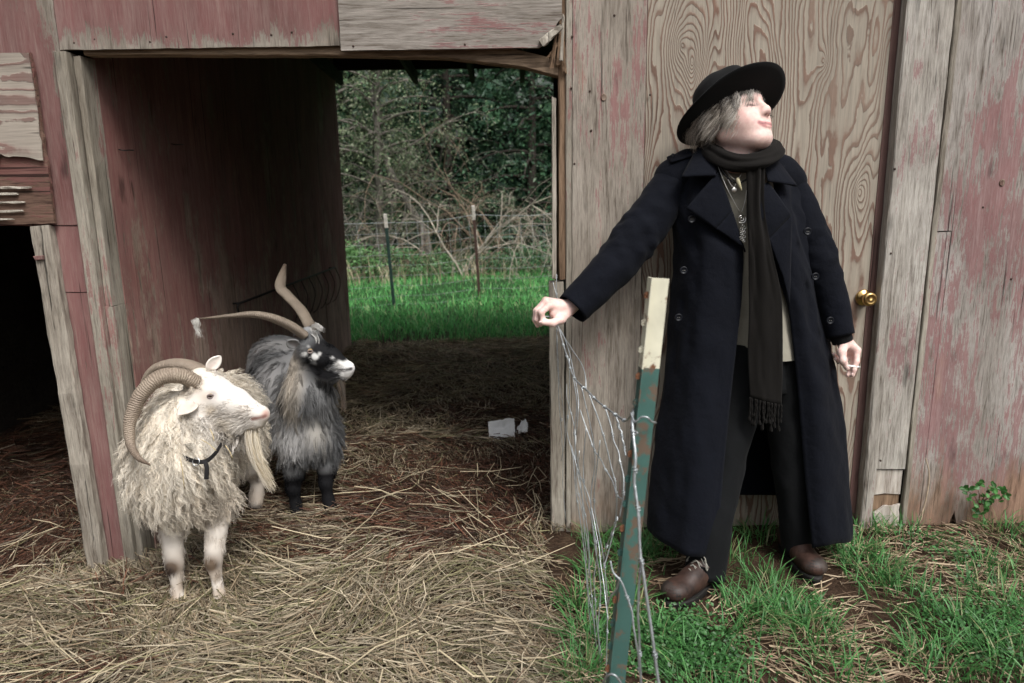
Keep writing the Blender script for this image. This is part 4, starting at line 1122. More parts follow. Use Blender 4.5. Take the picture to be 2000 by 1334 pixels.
def g_col(p):
    n = (.5 + .5 * vnoise(p, 10, 14))[:, None]; c = np.array([.17, .175, .18]) * n + np.array([.46, .45, .44]) * (1 - n)
    dist = lambda q: np.linalg.norm(p - np.array(q), axis=1)
    bl = np.clip(vnoise(p, 4.5, 31) * 2.0, 0, 1)[:, None]; c = c * (1 - .7 * bl) + np.array([.045, .048, .052]) * .7 * bl
    k = np.clip(1.3 - seg_d(p, (-0.9087, 0.16, 0.7011), (-0.918, 0.16, 0.5001)) / .055, 0, 1)[:, None] * .85; c = c * (1 - k) + np.array([.40, .35, .285]) * k      # beige neck side
    k = np.clip(1.1 * g_(p, (-0.8123, 0.12, 0.3981), .055), 0, 1)[:, None] * .8; c = c * (1 - k) + np.array([.46, .43, .38]) * k
    leg = np.clip((.235 - p[:, 2]) / .05, 0, 1)[:, None]; c = c * (1 - leg) + np.array([.007, .007, .008]) * leg
    fc = np.clip(((p - poll2) @ h2 + .03) / .02, 0, 1) * np.clip(2.1 - np.linalg.norm(p - (sk2 + mz2) / 2, axis=1) / .075, 0, 1)
    fc = fc[:, None]; c = c * (1 - fc) + np.array([.009, .009, .010]) * fc
    for (q, r, cc, s) in [(mz2 + h2 * .020 + [0, 0, -.004], .036, (.74, .73, .71), 1.9), ((-0.8086, 0.125, 0.736), .017, (.66, .65, .63), 1.25), ((-0.8322, 0.13, 0.7786), .015, (.62, .61, .59), 1.1), ((-0.8089, 0.13, 0.7804), .013, (.6, .59, .57), 1.0), ((-0.7885, 0.125, 0.7509), .013, (.6, .59, .57), 1.0), ((-0.8452, 0.13, 0.7463), .013, (.55, .54, .52), 1.0), ((-0.7018, 0.12, 0.7029), .020, (.62, .61, .59), 1.1), ((-0.7309, 0.125, 0.7283), .010, (.5, .49, .48), .9), ((-0.8078, 0.19, 0.8466), .026, (.72, .70, .66), 1.2),
                          ((-0.7556, 0.16, 0.808), .013, (.6, .58, .55), .9), ((-0.6532, 0.124, 0.7164), .013, (.03, .028, .028), 1.8), ((-0.7236, 0.125, 0.6802), .022, (.30, .30, .30), .9), ((-0.8188, 0.13, 0.7024), .02, (.2, .2, .2), .7)]:
        k = np.clip((np.clip(s * g_(p, q, r), 0, 1.2) + .18 * vnoise(p, 70, 5) - .30) * 2.2, 0, 1)[:, None]; c = c * (1 - k) + np.array(cc) * k
    return c
def g_skin(p):
    c = g_col(p); m = np.clip(1.6 - seg_d(p, (-0.7125, 0.122, 0.6764), (-0.6318, 0.124, 0.6855)) / .0068, 0, 1)[:, None]; return c * (1 - m) + np.array([.04, .035, .035]) * m
part('body', GV, GF, M['hide'], gg, True, g_skin(GV))
def g_head(p): return np.clip((.086 - seg_d(p, sk2, mz2 + h2 * .03)) / .018, 0, 1) * np.clip(((p - poll2) @ h2 + .025) / .02, 0, 1)
def g_len(p):
    L = (.060 + .015 * vnoise(p, 9, 13)) * np.clip((p[:, 2] - .19) / .09, 0.0, 1)
    return L * (1 - g_head(p)) * np.clip(.5 + np.linalg.norm(p - sk2, axis=1) / .25, 0, 1)
fl2 = lambda p, n: np.array([-.1, .2, -1.0]) + 0 * p
A1 = fleece_locks(GV, GF, 2300, 15, lambda p: g_len(p) * 1.05, fl2, g_col, .28, .0035, 1.2, .016, (.0016, .0034), 7, .22, .78)
v_, f_, c_ = ribbons(*A1); o = part('fleece', v_, f_, M['fleece'], gg, True, c_); o['kind'] = 'stuff'
A2 = fur(GV, GF, 16000, lambda p: g_len(p) * .7, fl2, g_col, (.0018, .0034), .04, .22, 5, 16, None, .2, 1.2)
v_, f_, c_ = ribbons(*A2); o = part('fleece', v_, f_, M['fleece'], gg, True, c_); o['kind'] = 'stuff'
def g_short(p):
    d_eye = np.linalg.norm(p - np.array((-0.8213, 0.124, 0.7603)), axis=1); d_nose = np.linalg.norm(p - mz2 - h2 * .05, axis=1)
    jaw = np.clip((sk2[2] - .03 - p[:, 2]) / .03, 0, 1) * g_head(p)
    return np.where(g_len(p) < .028, .014 + .016 * jaw, 0) * np.clip((d_eye - .012) / .014, .12, 1) * np.clip((d_nose - .018) / .04, .10, 1)
A3 = fur(GV, GF, 28000, g_short, lambda p, n: np.where((p[:, 2] < .35)[:, None], np.array([0, 0, -1.0]), -h2 + np.array([0, 0, -.25])), g_col, (.0013, .0024), 0, .10, 4, 26, lambda p: np.where(g_len(p) < .028, np.where(p[:, 2] > .5, 1.6, .7), .0), .16)
v_, f_, c_ = ribbons(*A3); o = part('short_hair', v_, f_, M['fleece'], gg, True, c_); o['kind'] = 'stuff'
for L in (K1, K2): hoof(np.array(L[-1]) + [0, -.004, -.036], .026, .036, gg, M['hoof_dark'])
eye_part(np.array((-0.8255, 0.138, 0.7573)), .0110, (.25, -.96, 0), gg)
horn([(-0.8586, 0.18, 0.8166), (-0.8973, 0.15, 0.8597), (-0.9578, 0.12, 0.9), (-1.0281, 0.09, 0.9229), (-1.1088, 0.06, 0.9229), (-1.1816, 0.03, 0.9208), (-1.2244, 0, 0.9225)], [.033, .032, .028, .023, .015, .010, .004], gg, M['horn_dark'], .62, 14, 60, .012, .8)
horn([(-0.845, 0.23, 0.8443), (-0.8879, 0.26, 0.9107), (-0.9495, 0.29, 0.9693), (-0.984, 0.31, 1.0027), (-0.98, 0.33, 1.0492), (-0.9689, 0.35, 1.1003)], [.027, .026, .024, .026, .021, .006], gg, M['horn_dark'], .6, 14, 60, .012, 1.2)
leaf_ear((-0.8779, 0.135, 0.7804), (-0.906, 0.1, 0.8181), .024, (-.1, -.9, .2), gg, (.20, .20, .20))
strands((-0.8178, 0.18, 0.8486), (-0.7717, 0.15, 0.8448), 110, .014, .012, [(.75, .73, .7), (.6, .58, .55)], gg, 'forelock', (.002, .0035), 5, (0, 0, .012), .002)['kind'] = 'stuff'
strands((-0.7128, 0.145, 0.6265), (-0.7024, 0.14, 0.5027), 160, .016, .012, [(.16, .12, .09), (.10, .085, .07), (.05, .045, .04)], gg, 'beard', (.002, .004), 7, (.004, 0, 0), .003)['kind'] = 'stuff'
strands((-1.2166, 0, 0.9204), (-1.212, 0, 0.8512), 60, .008, .006, (.66, .64, .60), gg, 'wool_wisp', (.0015, .003), 6, (-.006, 0, 0), .006)['kind'] = 'stuff'
strands((-1.2166, 0, 0.9204), (-1.232, 0, 0.8882), 24, .005, .004, (.66, .64, .60), gg, 'wool_wisp', (.0015, .003), 6, (-.004, 0, 0), .006)['kind'] = 'stuff'


# ================================================================== person
def cloth(name, c, nscale=220, sheen=.3, bumpd=.0015, fold=0.0, var=.25):
    t = NT(name); o_ = t.coord('Object')
    n = t.noise(o_, nscale, 4, .6); b_ = t.noise(o_, 9, 4)
    colr = t.ramp(t.math('ADD', t.math('MULTIPLY', n, .6), t.math('MULTIPLY', b_, .4)), [(.35, tuple(x * (1 - var) for x in c)), (.65, tuple(x * (1 + var) for x in c))])
    t.p(color=colr, rough=.9, spec=.12, sheen=sheen)
    t.bump(t.math('ADD', t.math('MULTIPLY', n, .3), t.math('MULTIPLY', t.noise(o_, 26, 3), fold)), .5, bumpd)
    return t.m
M['coat'] = cloth('navy_wool', (.0032, .0040, .0072), 260, .02, .004, 2.5)
M['lining'] = cloth('coat_lining', (.010, .013, .022), 60, .05)
M['trouser'] = cloth('black_denim', (.0055, .0060, .0066), 500, .02, .003, 2.0)
M['scarf'] = cloth('black_scarf', (.0058, .0050, .0043), 300, .03, .002, 1.2)
M['shirt'] = cloth('olive_shirt', (.29, .27, .22), 350, .1, .002, 1.5, .12)
M['felt'] = cloth('black_felt', (.006, .0062, .0065), 400, .05, .001)
M['hatband'] = cloth('hat_band', (.0045, .0045, .005), 300, .0, .001)
M['boot'] = simple_mat('brown_boot_leather', (.036, .019, .014), .55, 0, .35, 22, .65, .35, .004)
M['toe_cap'] = simple_mat('scuffed_toe_leather', (.034, .025, .021), .55, 0, .35, 26, .7, .3, .003)
M['sole'] = simple_mat('rubber_sole', (.012, .011, .010), .7)
M['lace'] = simple_mat('grey_lace', (.23, .22, .19), .85)
M['button'] = simple_mat('dark_button', (.004, .005, .008), .4, 0, .3, 10, .1, 0)
M['silver'] = simple_mat('silver', (.72, .70, .66), .28, 1.0, .5)
M['bead'] = simple_mat('black_bead', (.006, .006, .008), .12, 0, .7, 10, .1, 0)
M['tooth'] = simple_mat('ivory_tooth', (.62, .56, .36), .35, 0, .5)
M['paper'] = simple_mat('cigarette_paper', (.80, .79, .77), .8, 0, .2)
M['hair'] = attr_mat('hair', .42, .45, .10)
t = NT('skin'); c_attr = t.attr('Col'); o_ = t.coord('Object')
mott = t.ramp(t.noise(o_, 70, 4), [(.35, (.93, .84, .84)), (.65, (1.04, 1.03, 1.02))])
t.p(color=t.mix(1.0, c_attr, mott, 'MULTIPLY'), rough=.48, spec=.35, sss=.12)
t.b.inputs['Subsurface Radius'].default_value = (.012, .005, .003); t.b.inputs['Subsurface Scale'].default_value = .6
t.bump(t.math('ADD', t.noise(o_, 420, 3), t.noise(o_, 120, 4)), .3, .0015)
M['skin'] = t.m

pr = thing('person', 'person in black hat and long navy coat leaning on the door, holding fence wire', 'person', (0.8616, -0.3477, 0))

# head frame
HS = 1.15
hfw = unit((.59, -.72, .36)); hup = np.array([-.17, .29, .94]); hup = unit(hup - hfw * hup.dot(hfw)); hlf = np.cross(hup, hfw)
nose_tip = np.array((0.8596, -0.3, 1.6337))
H0 = nose_tip - (hfw * .118 + hup * -.020) * HS
def hp(x, y, z): return H0 + (hfw * x + hlf * y + hup * z) * HS
HR = np.array([hfw, hlf, hup])
def he(b, c, r, k=.02, sub=False): b.ell(hp(*c), np.array(r) * HS, HR, k, sub)

RW, LW = np.array((0.2054, -0.335, 0.992)), np.array((1.1891, -0.25, 0.8544))
RS, LS = np.array((0.634, -0.12, 1.3999)), np.array((0.9905, -0.12, 1.3839))
RE, LE = np.array((0.3972, -0.24, 1.1815)), np.array((1.1127, -0.2, 1.1462))
b = Body()
# trunk and legs
pel = np.array((0.9324, -0.16, 0.7666)); che = np.array((0.8373, -0.14, 1.2561)); nkb = np.array((0.822, -0.115, 1.4635))
b.chain([pel, (pel + che) / 2, che, nkb + [0, 0, -.06]], [.095, .085, .095, .07], .06)
b.cap(RS, LS, .048, .048, .04)
b.chain([pel + [-.07, 0, -.03], (0.765, -0.27, 0.3595), (0.7023, -0.37, 0.1374)], [.075, .05, .034], .04)
b.chain([pel + [.07, 0, -.03], (1.0401, -0.24, 0.3828), (1.0749, -0.24, 0.1248)], [.075, .05, .034], .04)
# arms
b.chain([RS, RE, (RE + RW) / 2, RW], [.046, .038, .034, .024], .03)
b.chain([LS, LE, (LE + LW) / 2, LW], [.046, .038, .034, .024], .03)
# neck
b.chain([nkb, hp(-.03, 0, -.07)], [.055, .056], .05)
b.cap(hp(.030, 0, -.080), hp(-.015, 0, -.115), .038, .045, .04)
# head
he(b, (.004, 0, .042), (.084, .070, .070))
he(b, (.036, 0, -.014), (.060, .064, .082), .03)
he(b, (.075, 0, -.083), (.026, .029, .024), .028)
for s in (-1, 1):
    b.cap(hp(.0, s * .056, -.045), hp(.068, s * .020, -.086), .024 * HS, .020 * HS, .03)
    he(b, (.055, s * .038, -.030), (.036, .030, .036), .03)
    b.cap(hp(.086, s * .012, .034), hp(.070, s * .048, .032), .013 * HS, .012 * HS, .018)
    he(b, (.101, s * .033, .012), (.012, .015, .010), .016, True)
    he(b, (.0775, s * .032, .010), (.0135, .0165, .0125), .006)
    he(b, (.101, s * .0135, -.0225), (.011, .0080, .008), .009)
    he(b, (.108, s * .0075, -.0295), (.005, .0038, .0035), .004, True)
    he(b, (.090, s * .032, -.0545), (.008, .005, .0040), .008, True)
    he(b, (-.012, s * .077, -.005), (.018, .008, .030), .010)
b.cap(hp(.090, 0, .026), hp(.108, 0, -.012), .0080 * HS, .0105 * HS, .016)
he(b, (.1085, 0, -.0185), (.0120, .0125, .0110), .012)
he(b, (.083, 0, -.050), (.016, .032, .022), .025)
def face_x(y, z):                                   # how far out the face stands at this place
    xs_ = np.linspace(.14, .05, 181); d_ = b.dist(np.array([hp(x, y, z) for x in xs_])); return xs_[np.argmax(d_ < 0)]
UL = [(face_x(y, z) - .0008 - .03 * abs(y) * (abs(y) > .03), y, z) for y, z in ((-.031, -.0505), (-.020, -.0535), (-.009, -.0525), (0, -.0535), (.009, -.0525), (.020, -.0535), (.031, -.0505))]
LL = [(face_x(y, z) - .0008 - .03 * abs(y) * (abs(y) > .03), y, z) for y, z in ((-.031, -.0515), (-.020, -.0590), (-.009, -.0625), (0, -.0630), (.009, -.0625), (.020, -.0590), (.031, -.0515))]
for ch_, rr_ in ((UL, (.0022, .0042, .0052, .0050, .0052, .0042, .0022)), (LL, (.0022, .0046, .0060, .0064, .0060, .0046, .0022))): b.chain([hp(*q) for q in ch_], rr_, .0035)
# right hand closed on the fence wire
rk = [(0.1345, -0.385, 1.0112), (0.1253, -0.368, 1.0209), (0.1247, -0.348, 1.0232), (0.1344, -0.33, 1.0187)]
for q, r in zip(rk, (.0135, .0135, .013, .012)): b.cap(RW + (np.array(q) - RW) * .12, q, .021, r, .012)
b.cap(RW + [-.015, -.012, -.012], (0.1505, -0.375, 0.9835), .017, .016, .012)
b.chain([rk[0], (0.1065, -0.4, 0.9916), (0.1132, -0.398, 0.9654), (0.1324, -0.388, 0.953)], [.0120, .0102, .0088, .0078], .005)
b.chain([rk[1], (0.0954, -0.382, 0.9941), (0.0918, -0.382, 0.9648), (0.1056, -0.376, 0.9461)], [.0120, .0104, .0090, .0078], .005)
b.chain([rk[2], (0.0912, -0.36, 0.9907), (0.0874, -0.362, 0.9597), (0.096, -0.36, 0.9399)], [.0115, .0100, .0088, .0076], .005)
b.chain([rk[3], (0.1042, -0.34, 0.9891), (0.0986, -0.343, 0.9633), (0.109, -0.343, 0.949)], [.0105, .0092, .0080, .0070], .005)
b.chain([RW + [-.012, -.016, -.016], (0.1737, -0.385, 0.964), (0.1435, -0.402, 0.9553), (0.1109, -0.408, 0.9586)], [.0165, .0140, .0118, .0092], .010)
# left hand with the cigarette
lk = [(1.231, -0.275, 0.818), (1.2335, -0.258, 0.803), (1.2223, -0.245, 0.7947), (1.2101, -0.236, 0.7947)]
for q, r in zip(lk, (.0135, .0135, .013, .012)): b.cap(LW + (np.array(q) - LW) * .1, q, .021, r, .012)
b.chain([lk[0], (1.2238, -0.292, 0.7811), (1.2142, -0.298, 0.753), (1.2105, -0.298, 0.7326)], [.0120, .0100, .0088, .0075], .005)
b.chain([lk[1], (1.2224, -0.272, 0.7652), (1.2072, -0.284, 0.7459), (1.1982, -0.29, 0.7307)], [.0120, .0102, .0088, .0076], .005)
b.chain([lk[2], (1.1966, -0.256, 0.7731), (1.1711, -0.27, 0.7787), (1.1589, -0.275, 0.7875)], [.0115, .0098, .0086, .0074], .005)
b.chain([lk[3], (1.1888, -0.24, 0.7827), (1.1688, -0.25, 0.7891), (1.16, -0.255, 0.7998)], [.0105, .0092, .0080, .0070], .005)
b.chain([LW + [-.002, -.016, -.02], (1.167, -0.295, 0.816), (1.1674, -0.31, 0.7881), (1.1812, -0.312, 0.7625)], [.0170, .0140, .0118, .0090], .009)
PV, PF = b.mesh(.0036)
def skin_col(p):
    c = np.tile(np.array([.77, .58, .52]), (len(p), 1)) * (1 + .05 * vnoise(p, 40, 2))[:, None]
    q = ((p - H0) @ HR.T) / HS
    def put(cc, m, s=1.0):
        m = np.clip(m * s, 0, 1)[:, None]; return c * (1 - m) + np.array(cc) * m
    g3 = lambda a, r: np.exp(-(((q - np.array(a)) / np.array(r)) ** 2).sum(1))
    for s in (-1, 1):
        c = put((.66, .36, .33), g3((.062, s * .050, -.030), (.03, .025, .022)), .55)
        c = put((.40, .27, .23), g3((.088, s * .032, .012), (.02, .020, .012)), .45)
        c = put((.05, .035, .03), g3((.090, s * .034, .004), (.02, .018, .0030)), 1.2)
        c = put((.16, .12, .10), g3((.082, s * .034, .038), (.02, .022, .006)), .8)
        c = put((.16, .06, .05), g3((.108, s * .0075, -.0305), (.008, .004, .0035)), 1.0)
    def cdist(ch_): return np.min([seg_d(p, hp(*ch_[k]), hp(*ch_[k + 1])) for k in range(len(ch_) - 1)], axis=0)
    du_, dl_ = cdist(UL), cdist(LL)
    c = put((.64, .29, .29), np.clip((.0080 - np.minimum(du_, dl_)) / .0025, 0, 1), .85)
    md = [(a_[0] + .0035, a_[1], (a_[2] + b_[2]) / 2) for a_, b_ in zip(UL, LL)]
    c = put((.20, .07, .07), np.clip((.0062 - cdist(md)) / .003, 0, 1), .75)
    for s in (-1, 1): c = put((.50, .28, .25), np.clip((.007 - seg_d(p, hp(.092, s * .020, -.026), hp(.070, s * .044, -.054))) / .005, 0, 1), .45)
    c = put((.62, .42, .37), g3((.118, 0, -.02), (.012, .012, .012)), .5)
    hand = np.clip((.9 * (p[:, 2] < 1.1)), 0, 1)
    c = put((.72, .53, .48), hand, .6)
    for kq in rk + lk: c = put((.62, .36, .32), g_(p, kq, .014), .55)
    return c
part('body', PV, PF, M['skin'], pr, True, skin_col(PV))
# finger nails
M['nail_plate'] = simple_mat('finger_nail', (.70, .50, .46), .3, 0, .5, 20, .05, 0)
bv_, bf_ = ball(1.0, 8)
for q, d in (((0.1038, -0.4165, 0.9619), (.006, .002, .0045)), ((1.1774, -0.3205, 0.7684), (.0045, .0018, .006)), ((1.2056, -0.305, 0.7382), (.0035, .0018, .005))):
    part('finger_nail', bv_ * np.array(d) + np.array(q), bf_, M['nail_plate'], pr)

# ---- trousers
def wrinkle(seed, amp): return lambda u, a: 1 + amp * vnoise(np.stack([np.cos(a) * 1.2, np.sin(a) * 1.2, np.full_like(a, u * 9)], -1), 1.6, seed)
tr = link('trousers', None, pr); tr.location = (0, 0, 0)
tv, tf = MB(), None
for i, (path, rad) in enumerate([([(0.8625, -0.19, 0.8132), (0.814, -0.24, 0.5949), (0.7563, -0.31, 0.3664), (0.7041, -0.385, 0.1652), (0.6777, -0.42, 0.0337)], [.105, .095, .080, .074, .075]),
                                 ([(0.9941, -0.19, 0.811), (1.0252, -0.22, 0.5852), (1.0416, -0.25, 0.3565), (1.0603, -0.265, 0.1585), (1.0769, -0.262, 0.0479)], [.105, .095, .078, .062, .058])]):
    p = spline(path, 40); r = np.interp(np.linspace(0, 1, 40), np.linspace(0, 1, 5), rad)
    v, f = tube(p, r, 28, False, .95, 0, wrinkle(40 + i, .10))
    # hem turned inside
    last = v[-28:]; ctr = last.mean(0); inner = ctr + (last - ctr) * .93 + [0, 0, .004]; inner2 = inner + [0, 0, .05]
    n0 = len(v); v = np.concatenate([v, inner, inner2]); f = f + [[n0 - 28 + j, n0 - 28 + (j + 1) % 28, n0 + (j + 1) % 28, n0 + j] for j in range(28)] + [[n0 + j, n0 + (j + 1) % 28, n0 + 28 + (j + 1) % 28, n0 + 28 + j] for j in range(28)]
    part('trouser_leg', v, f, M['trouser'], tr)
v, f = tube(spline([(0.9336, -0.2, 0.6594), (0.9268, -0.19, 0.7736), (0.9201, -0.18, 0.8867)], 12), [.115] * 12, 28, True, .85, 0, wrinkle(46, .05)); part('waist', v * 1.0, f, M['trouser'], tr)

# ---- shirt
p = spline([(0.9257, -0.185, 0.7918), (0.9063, -0.175, 0.9618), (0.866, -0.165, 1.1473), (0.8379, -0.16, 1.2927), (0.8248, -0.155, 1.3999), (0.8174, -0.155, 1.4738)], 40)
r = np.interp(np.linspace(0, 1, 40), [0, .3, .55, .8, .93, 1], [.150, .142, .150, .150, .110, .065])
T_, N_, B_ = frames(p)
a = np.linspace(0, 2 * np.pi, 48, endpoint=False); v = []
for i in range(40):
    wr = 1 + .018 * vnoise(np.stack([np.cos(a) * 2, np.sin(a) * 2, np.full(48, i * .55)], -1), 1.3, 51)
    v.append(p[i] + np.stack([np.cos(a) * r[i] * wr, np.sin(a) * r[i] * .92 * wr, 0 * a], 1))
part('shirt', np.concatenate(v), grid_faces(40, 48, True), M['shirt'], pr)

# ---- coat
def cr(rows, nu, nv):
    """rows: list over columns of lists of points -> smooth grid (nu along columns, nv down)"""
    A = np.array([spline(np.array(c_), nv) if False else np.stack([np.interp(np.linspace(0, 1, nv), np.linspace(0, 1, len(c_)), np.array(c_)[:, k]) for k in range(3)], 1) for c_ in rows])
    for _ in range(6): A[:, 1:-1] = (A[:, :-2] + 2 * A[:, 1:-1] + A[:, 2:]) / 4
    out = np.stack([spline(A[:, j], nu) for j in range(nv)], 1)
    return out
FL = [(0.7319, -0.215, 1.4427), (0.756, -0.262, 1.3301), (0.803, -0.297, 1.1757), (0.7975, -0.312, 0.9844), (0.7716, -0.335, 0.718), (0.7399, -0.385, 0.4171), (0.7115, -0.445, 0.1304)]
ML = [(0.6448, -0.185, 1.4849), (0.644, -0.275, 1.3318), (0.6683, -0.31, 1.1787), (0.6615, -0.325, 0.9885), (0.6356, -0.355, 0.7257), (0.6052, -0.405, 0.4277), (0.5808, -0.45, 0.1433)]
OL = [(0.5756, -0.12, 1.5004), (0.5867, -0.15, 1.3322), (0.5982, -0.17, 1.17), (0.5913, -0.18, 0.9676), (0.5673, -0.2, 0.685), (0.5325, -0.24, 0.4017), (0.5031, -0.275, 0.157)]
BL = [(0.6703, -0.07, 1.5201), (0.6879, -0.045, 1.3303), (0.7087, -0.035, 1.159), (0.7176, -0.033, 0.9432), (0.7174, -0.033, 0.6375), (0.7122, -0.038, 0.3627), (0.707, -0.045, 0.1725)]
BM = [(0.838, -0.07, 1.5142), (0.8654, -0.045, 1.3277), (0.889, -0.03, 1.1559), (0.9044, -0.03, 0.9398), (0.9227, -0.03, 0.6332), (0.9368, -0.032, 0.3566), (0.9419, -0.04, 0.1705)]
BR_ = [(0.9693, -0.07, 1.4979), (1.0277, -0.045, 1.3253), (1.0525, -0.035, 1.1537), (1.0873, -0.033, 0.9373), (1.1383, -0.033, 0.6305), (1.1656, -0.038, 0.3548), (1.1834, -0.045, 0.1483)]
OR_ = [(1.0365, -0.12, 1.4654), (1.0667, -0.15, 1.3251), (1.0918, -0.17, 1.1625), (1.1322, -0.18, 0.959), (1.2016, -0.2, 0.6745), (1.2393, -0.23, 0.3854), (1.2633, -0.265, 0.1007)]
MR = [(0.9637, -0.185, 1.4562), (0.9398, -0.275, 1.3275), (0.9601, -0.31, 1.1743), (1.0138, -0.322, 0.9825), (1.0775, -0.335, 0.7129), (1.1141, -0.355, 0.3983), (1.1392, -0.385, 0.1333)]
FR = [(0.8965, -0.215, 1.4369), (0.8505, -0.262, 1.3287), (0.8851, -0.297, 1.1745), (0.9617, -0.312, 0.9818), (1.0062, -0.322, 0.7106), (1.0439, -0.345, 0.3954), (1.0789, -0.375, 0.1131)]
G = cr([FL, ML, OL, BL, BM, BR_, OR_, MR, FR], 150, 90)
du = np.gradient(G, axis=0); dv = np.gradient(G, axis=1); nn = np.cross(du, dv); nn /= np.linalg.norm(nn, axis=2)[..., None] + 1e-12
U, V = np.meshgrid(np.linspace(0, 1, 150), np.linspace(0, 1, 90), indexing='ij')
fold = (np.sin(U * 46 + 1.5 * np.sin(V * 3)) * .6 + .7 * np.sin(U * 29 + 2.2 * np.sin(V * 2.1 + 1))) * .015 * np.clip((V - .35) * 1.6, 0, 1) ** 1.3 + .009 * vnoise(np.stack([U * 30, V * 4, U * 0], -1), 1, 61) + .006 * vnoise(np.stack([U * 40 + V * 8, V * 22, U * 0], -1), 1, 62)
edge = np.minimum(U, 1 - U) * 25; fold *= np.clip(edge, .15, 1)
fold = np.where((U > .36) & (U < .64), fold * .25, fold)
G = G + nn * fold[..., None]
ct = link('coat', None, pr)
part('coat_body', *sheet(G, .006), M['coat'], ct)
b = Body(); b.chain([(0.7563, -0.13, 1.476), (0.6479, -0.13, 1.4511), (0.5984, -0.135, 1.4214)], [.050, .068, .075], .03); b.chain([(0.9027, -0.13, 1.4668), (0.9723, -0.13, 1.434), (1.0052, -0.135, 1.4049)], [.050, .060, .062], .03); b.cap((0.7223, -0.13, 1.4198), (0.9333, -0.13, 1.4132), .075, .075, .04)
v_, f_ = b.mesh(.006); part('yoke', v_, f_, M['coat'], ct)
def sleeve(path, rad, seed):
    n = 60; p = spline(path, n); r = np.interp(np.linspace(0, 1, n), np.linspace(0, 1, len(rad)), rad)
    v, f = tube(p, r, 36, False, 1.0, 0, lambda u, a: 1 + (.04 + .07 * math.exp(-((u - .5) / .18) ** 2)) * vnoise(np.stack([np.cos(a) * 1.5, np.sin(a) * 1.5 + u * 3, np.full_like(a, u * 17)], -1), 1.4, seed) + .025 * np.sin(u * 60 + 3 * np.cos(a + seed)) * math.exp(-((u - .5) / .2) ** 2))
    last = v[-36:]; ctr = last.mean(0); T = unit(p[-1] - p[-2])
    i1 = ctr + (last - ctr) * .93 - T * .003; i2 = ctr + (last - ctr) * .90 - T * .09
    n0 = len(v); v = np.concatenate([v, i1, i2])
    for q in (0, 1): f = f + [[n0 - 36 + q * 36 + j, n0 - 36 + q * 36 + (j + 1) % 36, n0 + q * 36 + (j + 1) % 36, n0 + q * 36 + j] for j in range(36)]
    f.append([j for j in range(36)][::-1])
    return part('sleeve', v, f, M['coat'], ct)
sleeve([(0.6392, -0.13, 1.4388), (0.5939, -0.14, 1.4107), (0.5005, -0.185, 1.2804), (0.4036, -0.235, 1.1669), (0.3027, -0.29, 1.0673), (0.2146, -0.33, 0.9893)], [.060, .076, .082, .075, .067, .059], 71)
sleeve([(0.9706, -0.125, 1.4342), (1.0056, -0.135, 1.3977), (1.0635, -0.165, 1.2535), (1.109, -0.195, 1.1277), (1.1521, -0.225, 0.984), (1.1799, -0.248, 0.8671)], [.050, .062, .067, .062, .056, .049], 72)
v, f = tube(spline([(1.1709, -0.243, 0.8942), (1.1901, -0.25, 0.8431)], 8), [.038, .038, .038, .038, .037, .037, .036, .034], 24, False, 1.0, 0, wrinkle(75, .05)); part('cuff', v, f, M['felt'], ct)
def patch(A, B_, C, D, bulge=.006, n=14, th=.006, lift=0.0):
    """four-cornered cloth piece A-B-C-D, gently rounded towards the viewer"""
    A, B_, C, D = map(np.array, (A, B_, C, D))
    u, w = np.meshgrid(np.linspace(0, 1, n), np.linspace(0, 1, n), indexing='ij')
    P = A * ((1 - u) * (1 - w))[..., None] + B_ * (u * (1 - w))[..., None] + C * (u * w)[..., None] + D * ((1 - u) * w)[..., None]
    P[..., 1] -= bulge * np.sin(u * np.pi) ** .6 * np.sin(w * np.pi) ** .6 + lift
    return sheet(P, th)
part('collar', *patch((0.6703, -0.175, 1.5385), (0.5845, -0.285, 1.4235), (0.6904, -0.315, 1.4259), (0.7179, -0.235, 1.5012), .012), M['coat'], ct)
part('collar', *patch((0.9253, -0.175, 1.5022), (0.9731, -0.285, 1.3894), (0.8633, -0.318, 1.4051), (0.8654, -0.245, 1.4782), .012), M['coat'], ct)
part('collar', *patch((0.6703, -0.175, 1.5385), (0.7617, -0.085, 1.5374), (0.8971, -0.085, 1.5265), (0.9253, -0.175, 1.5022), -.02), M['coat'], ct)
part('lapel', *patch((0.7005, -0.302, 1.4378), (0.5935, -0.318, 1.3194), (0.6937, -0.33, 1.2526), (0.7494, -0.318, 1.3103), .008), M['coat'], ct)
part('lapel', *patch((0.749, -0.319, 1.3104), (0.6934, -0.331, 1.2527), (0.7933, -0.318, 1.1911), (0.8008, -0.314, 1.1735), .004), M['coat'], ct)
part('lapel', *patch((0.8677, -0.302, 1.4039), (0.8005, -0.33, 1.3612), (0.8673, -0.338, 1.2149), (0.9488, -0.318, 1.2939), .010), M['coat'], ct)
part('lapel', *patch((0.9488, -0.318, 1.2939), (0.8669, -0.339, 1.215), (0.9282, -0.334, 1.0905), (0.9596, -0.32, 0.9902), .006), M['coat'], ct)
for (A, B_, C, D) in [((0.6777, -0.15, 1.5248), (0.5706, -0.15, 1.4985), (0.568, -0.195, 1.4752), (0.6613, -0.2, 1.5026)), ((0.9354, -0.15, 1.4933), (1.0136, -0.15, 1.459), (0.9915, -0.19, 1.4365), (0.9143, -0.2, 1.4699))]:
    ep = part('epaulette', *patch(A, B_, C, D, .004, 8, .005, .0), M['coat'], ct)
    q = (np.array(B_) * .82 + np.array(A) * .1 + np.array(C) * .08) + [0, -.012, .003]; v_, f_ = lathe([(.006, 0), (.0065, .002), (.005, .003), (.003, .0025)], 14); part('button', v_ + q, f_, M['button'], ep)
